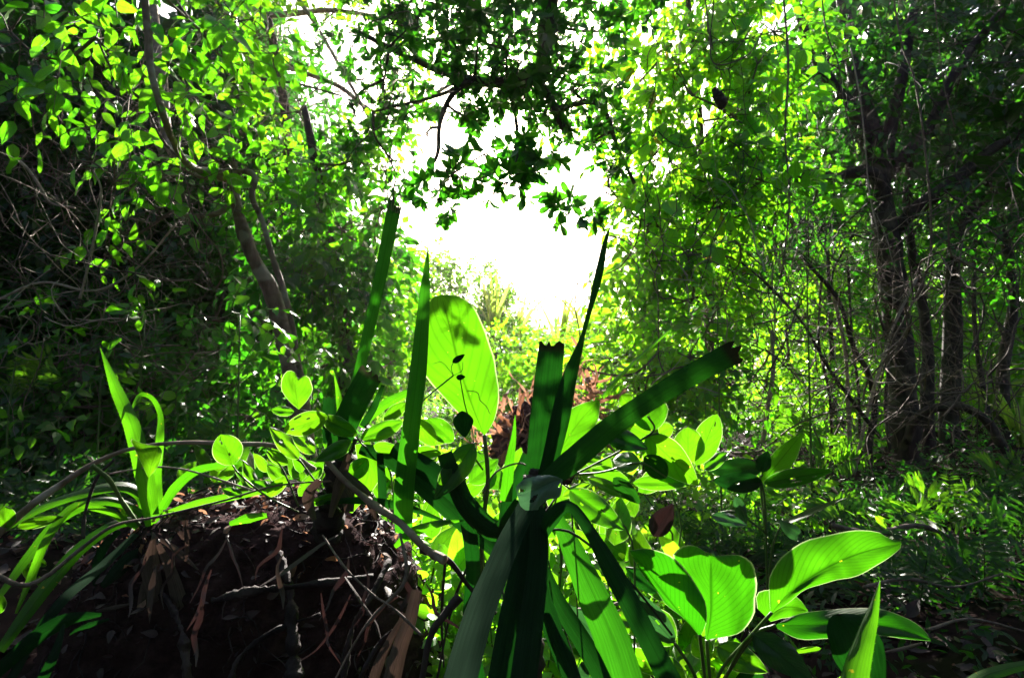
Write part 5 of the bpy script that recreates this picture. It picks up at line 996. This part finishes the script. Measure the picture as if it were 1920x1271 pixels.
for q in (((1447, 1148, .95), (1400, 1200, .98), (1350, 1260, 1.0), (1320, 1350, 1.0)), ((1312, 1190, .9), (1318, 1240, .95), (1330, 1340, 1.0)), ((1325, 1200, .97), (1330, 1260, .98), (1340, 1340, 1.0)), ((1455, 1172, .97), (1410, 1195, .98), (1340, 1300, 1.0)), ((1265, 1205, 1.0), (1300, 1260, 1.0), (1330, 1340, 1.0)), ((1412, 1188, .85), (1390, 1215, .9), (1345, 1300, .98))):
    stem(pd, q, 7, 'green_stem', n=14)
sb = empty('spiny_blade_plant', P(1595, 1420, .62), 'single upright spiny blade in front of the paddle leaves, lower right', 'plant')
strap(sb, [(1590, 1420, .6), (1600, 1280, .62), (1620, 1200, .63), (1638, 1140, .64), (1650, 1088, .65)], (32, 27, 20, 12, .5), 'blade_leaf', roll=.2, chan=.4, serr=.0012, n=34)
sc_ = empty('spiny_blade_plant', P(1800, 1330, .8), 'spiny blade entering low at the right bottom edge', 'plant')
strap(sc_, [(1780, 1320, .75), (1830, 1275, .8), (1880, 1255, .85), (1950, 1240, .9)], (12, 11, 9, 6), 'blade_leaf', roll=.2, serr=.0012)

# bright low leaves behind the strap plant
lw = empty('bright_undergrowth_plant', gp(1010, 1.6), 'bright low plant glimpsed between the dark strap leaves near the bottom', 'plant')
for k in range(90):
    x = rng.uniform(790, 1290); y = rng.uniform(880, 1290); d = rng.uniform(1.35, 1.9); a = rng.uniform(-2.6, -.5); l = rng.uniform(50, 95)
    oval_leaf(lw, (x, y), (x + math.cos(a) * l, y + math.sin(a) * l), l * rng.uniform(.4, .55), 'epi_leaf' if k % 5 else 'wall_leaf', d, d + rng.normal() * .05, shape='ovate', tilt=rng.normal() * .02, n=9, half=2)
for k in range(26):
    x = rng.uniform(800, 1280); y = rng.uniform(900, 1100); d = rng.uniform(1.35, 1.9); stem(lw, [(x, y, d), (x + rng.normal() * 20, y + 120, d), (1010 + (x - 1010) * .6, 1250, d)], 3.5, n=9)
lw2 = empty('bright_undergrowth_plant', gp(500, 1.7), 'bright low plant behind the top of the earth mound', 'plant')
for k in range(60):
    x = rng.uniform(330, 760); y = rng.uniform(870, 960); d = rng.uniform(1.45, 1.9); a = rng.uniform(-2.6, -.5); l = rng.uniform(30, 70)
    oval_leaf(lw2, (x, y), (x + math.cos(a) * l, y + math.sin(a) * l), l * rng.uniform(.35, .55), 'epi_leaf', d, d + rng.normal() * .05, shape='ovate', tilt=rng.normal() * .02, n=9, half=2)
for k in range(16):
    x = rng.uniform(340, 750); stem(lw2, [(x, 900, 1.6), (x * .7 + 150, 980, 1.62), (500 + (x - 500) * .3, 1200, 1.65)], 3, n=8)

# spiny rosette on the left
ro = empty('spiny_rosette', P(284, 1000, 1.3), 'spiny-edged rosette with two tall blades, left end of the mound', 'rosette plant')
strap(ro, [(287, 985, 1.28), (270, 890, 1.26), (248, 800, 1.25), (218, 730, 1.25), (188, 652, 1.26)], (12, 15, 14, 10, .5), 'blade_leaf', serr=.0018, n=40, chan=.3, label='tallest spiny blade leaning left')
strap(ro, [(294, 980, 1.31), (290, 900, 1.31), (297, 830, 1.31), (298, 780, 1.31), (286, 750, 1.31), (266, 740, 1.3), (252, 758, 1.28), (240, 784, 1.27)], (9, 12, 10, 8, 6, 4, 4, .5), 'blade_leaf', serr=.0014, n=44, roll=(.1, .3, 1.0, .2), label='spiny blade bent over at the top with a yellow tip')
outline_leaf(ro, [(278, 895), (285, 870), (292, 850), (296, 836)], [(276, 892), (262, 862), (248, 832), (244, 822), (270, 832), (296, 836)], [(280, 894), (298, 872), (304, 850), (300, 838), (296, 836)], 'epi_leaf', 1.2, 1.2)
for pts, w, k in (([(275, 960, 1.3), (262, 925, 1.28), (225, 910, 1.25), (160, 922, 1.2), (80, 950, 1.15), (10, 995, 1.1)], (7, 9, 9, 8, 7, 1), 0), ([(268, 965, 1.28), (235, 945, 1.25), (180, 940, 1.2), (110, 975, 1.15), (55, 1040, 1.1), (0, 1115, 1.05)], (6, 8, 8, 8, 8, 5), 0),
                  ([(262, 975, 1.28), (215, 985, 1.22), (150, 1030, 1.15), (80, 1110, 1.08), (0, 1220, 1.0)], (8, 10, 12, 12, 8), 0), ([(280, 1028, 1.24), (245, 1045, 1.2), (215, 1075, 1.16), (190, 1100, 1.14)], (5, 12, 13, 5), 1), ([(225, 995, 1.25), (200, 1020, 1.22), (186, 1050, 1.2), (178, 1098, 1.18)], (4, 8, 8, 3), 1),
                  ([(304, 955, 1.3), (330, 915, 1.3), (365, 885, 1.3), (400, 875, 1.3), (445, 868, 1.3)], (7, 9, 8, 6, 2), 0), ([(305, 965, 1.28), (370, 945, 1.26), (440, 930, 1.25), (525, 918, 1.25)], (5, 8, 7, 1), 0), ([(430, 982, 1.1), (465, 972, 1.1), (500, 966, 1.1)], (4, 9, 4), 0),
                  ([(190, 1152, 1.0), (130, 1162, .97), (70, 1195, .94), (-20, 1275, .9)], (3, 13, 14, 10), 1), ([(205, 1160, 1.0), (150, 1178, .98), (130, 1190, .97)], (2, 5, 1), 1), ([(258, 990, 1.26), (200, 960, 1.2), (140, 950, 1.15), (90, 1010, 1.1), (60, 1080, 1.08), (30, 1150, 1.05)], (5, 6, 7, 7, 7, 2), 0),
                  ([(255, 1000, 1.2), (190, 1060, 1.1), (120, 1120, 1.0), (60, 1200, .95), (10, 1290, .9)], (5, 8, 9, 9, 7), 1), ([(120, 1170, .95), (100, 1230, .92), (70, 1290, .9)], (3, 8, 9), 1), ([(245, 980, 1.3), (225, 940, 1.3), (200, 925, 1.3)], (5, 8, 2), 0)):
    strap(ro, pts, w, 'strap_dark' if k else 'blade_leaf', serr=.0013, n=30, roll=rng.normal() * .25)
for q, w in (((288, 1010), (285, 1060), (292, 1120), (280, 1180)), (4, 16, 14, 3)), (((296, 1020), (318, 1070), (335, 1130), (352, 1200)), (4, 10, 14, 4)), (((285, 1040), (270, 1110), (255, 1180)), (3, 9, 3)), (((300, 1010), (330, 1030), (372, 1068)), (3, 6, 1)), (((310, 1010), (345, 1045), (350, 975)), (2, 4, 2)), (((180, 1145), (215, 1138), (250, 1130)), (2, 4, 1)), (((330, 990), (350, 1010), (345, 975)), (3, 6, 2)):
    strap(ro, [(x, y, 1.12) for x, y in q], w, 'dry_leaf', roll=rng.normal() * .5, n=18)
rl = empty('creeping_plant', gp(40, 1.15), 'creeping plant with oval leaves at the left edge, below the arching branch', 'plant')
oval_leaf(rl, (12, 990), (8, 948), 44, 'epi_leaf', 1.1, 1.1); oval_leaf(rl, (32, 988), (118, 968), 22, 'epi_leaf', 1.12, 1.12, shape='ovate')
oval_leaf(rl, (50, 1050), (62, 1095), 30, 'epi_leaf', 1.3, 1.3, shape='ovate'); oval_leaf(rl, (0, 1150), (-4, 1110), 30, 'epi_leaf', 1.1, 1.1); oval_leaf(rl, (72, 1080), (80, 1102), 16, 'epi_leaf', 1.3, 1.3); oval_leaf(rl, (60, 1045), (88, 1060), 18, 'epi_leaf', 1.3, 1.3)
stem(rl, [(118, 968, 1.12), (60, 990, 1.12), (10, 995, 1.12), (-20, 1010, 1.12)], 3)
def fbranch(label, pts, w, mat='twig', name='fallen_branch', cat='branch'):
    return liana(label, pts, w, mat, name, cat)
fbranch('long bare branch arching over the rosette from the left edge', [(-30, 1025, 1.1), (55, 950, 1.12), (115, 908, 1.15), (170, 872, 1.18), (240, 843, 1.2), (330, 830, 1.22), (440, 832, 1.22), (520, 838, 1.2), (590, 880, 1.17)], (12, 14, 11, 8, 7, 8, 9, 9), 'bark')
fbranch('thin pale twig running below the arching branch', [(205, 888, 1.25), (280, 876, 1.26), (345, 880, 1.27), (430, 905, 1.28), (520, 935, 1.28)], (3, 4), 'pale_twig')
fbranch('short twig leaning down to the heart of the rosette', [(172, 872, 1.14), (205, 900, 1.16), (232, 945, 1.18), (262, 985, 1.2)], (9, 6), 'green_stem')
fbranch('long thin stalk crossing low in front of the rosette', [(-20, 1070, 1.0), (40, 1097, 1.02), (90, 1078, 1.05), (150, 1030, 1.08), (215, 985, 1.1), (300, 968, 1.12), (420, 938, 1.13), (520, 910, 1.14), (640, 900, 1.14)], (10, 8, 7, 5, 4, 3), 'twig')
fbranch('dark twig standing behind the long thin stalk at the rosette', [(155, 1010, 1.14), (160, 960, 1.15), (180, 900, 1.16), (215, 860, 1.18)], (7, 5), 'dark_bark')
fbranch('brown branch sloping from the strap stalk down to the right of the mound', [(605, 855, 1.08), (650, 905, 1.08), (700, 945, 1.06), (750, 980, 1.03), (800, 1030, 1.0), (835, 1050, .98)], (10, 12, 15, 14, 17), 'bark')
fbranch('thin dark twig across the face of the earth mound', [(605, 1003, 1.0), (640, 1055, .95), (662, 1080, .93), (700, 1115, .92), (740, 1142, .9), (790, 1190, .88)], (3, 5, 4, 6), 'twig')
fbranch('pale curved vine hanging over the right end of the mound', [(750, 1000, 1.0), (762, 1060, .95), (756, 1095, .93), (735, 1120, .92), (700, 1155, .9), (665, 1205, .88), (620, 1290, .85)], (5, 8, 7, 5, 3), 'twig')
ds = empty('dry_sheath', P(745, 1330, .88), 'pale dry leaf sheath standing at the right foot of the mound', 'dry leaf')
strap(ds, [(782, 1105, .95), (768, 1165, .92), (748, 1220, .9), (722, 1330, .87)], (10, 13, 16, 18), 'dry_leaf', chan=.9, jag=.02, n=30, half=4)
strap(ds, [(760, 1150, .96), (735, 1200, .93), (712, 1250, .91), (690, 1330, .89)], (3, 8, 10, 9), 'dry_leaf', chan=.7, roll=.5, n=20)
fbranch('brown stick right of the pale dry sheath at the bottom', [(862, 1118, .9), (835, 1150, .89), (805, 1200, .88), (785, 1320, .86)], (18, 15, 13, 12), 'dark_bark')
fbranch('broken brown stick lying left of the pale dry sheath', [(735, 1180, .95), (712, 1205, .94), (690, 1240, .92), (665, 1300, .9)], (5, 8, 9, 10), 'root')
fbranch('short snapped branch end behind the sloping brown branch', [(790, 1030, 1.02), (840, 1050, 1.0), (880, 1100, 1.0), (930, 1150, 1.0)], (14, 9, 6), 'dark_bark')
fbranch('pale fallen twig on the dark ground at the lower right', [(1660, 1222, 1.5), (1700, 1214, 1.5), (1730, 1205, 1.48)], (4, 8, 5), 'twig')
fbranch('mossy fallen stick lying on the dark ground right of the slender saplings', [(1560, 985, 2.3), (1640, 1000, 2.3), (1720, 985, 2.35), (1790, 1010, 2.35)], (9, 11, 6), 'twig')
fbranch('forked fallen stick behind the largest paddle leaf', [(1620, 1100, 1.8), (1700, 1085, 1.85), (1790, 1100, 1.9), (1880, 1075, 2.0)], (7, 6, 3), 'twig')
fbranch('thin fallen stick at the lower right corner', [(1740, 1180, 1.6), (1820, 1160, 1.65), (1930, 1185, 1.7)], (5, 6, 4), 'twig')
fbranch('thin white stick lying level behind the strap leaves', [(1000, 1145, 1.05), (1060, 1143, 1.05), (1120, 1140, 1.05), (1180, 1125, 1.05)], (6, 7), 'pale_twig')
for k, (lab, q) in enumerate((('pair of dark wiry stems crossing behind the strap leaves, left one', ((820, 1270), (850, 1130), (900, 1010))), ('dark wiry stem behind the strap leaves, in the middle', ((1000, 1100), (1060, 1180), (1130, 1280))), ('dark wiry stem behind the strap leaves, leaning left near the paddle leaves', ((1240, 1290), (1150, 1170), (1080, 1080))), ('upright wiry stem between the mound and the strap leaves', ((832, 1250), (828, 1150), (835, 1050))))):
    fbranch(lab, [(x, y, 1.12) for x, y in q], 5, 'dark_bark', 'wiry_stem', 'stem')
print('STAT', STAT, 'objects', len(bpy.data.objects))

# ------------------------------------------------------------------ air volume added to veil the gap and lift the shadows
def haze(dens, aniso):
    m = bpy.data.materials.new('shadow_tint_air'); m.use_nodes = True; nt = m.node_tree; nt.nodes.clear()
    v = nt.nodes.new('ShaderNodeVolumePrincipled'); v.inputs['Density'].default_value = dens; v.inputs['Anisotropy'].default_value = aniso; v.inputs['Color'].default_value = (1.0, .64, .86, 1)  # pink scatter colour tints the shadows purple
    out = nt.nodes.new('ShaderNodeOutputMaterial'); nt.links.new(v.outputs[0], out.inputs['Volume'])
    mb = MB(); x, y0, y1, z0, z1 = 45, -15, 45, -1.5, 14
    mb.add([(a_, b_, c_) for a_ in (-x, x) for b_ in (y0, y1) for c_ in (z0, z1)], [(0, 1, 3, 2), (4, 6, 7, 5), (0, 4, 5, 1), (2, 3, 7, 6), (0, 2, 6, 4), (1, 5, 7, 3)])
    tag(mb.build('haze', m, smooth=False), kind='stuff')
haze(.0009, .6)
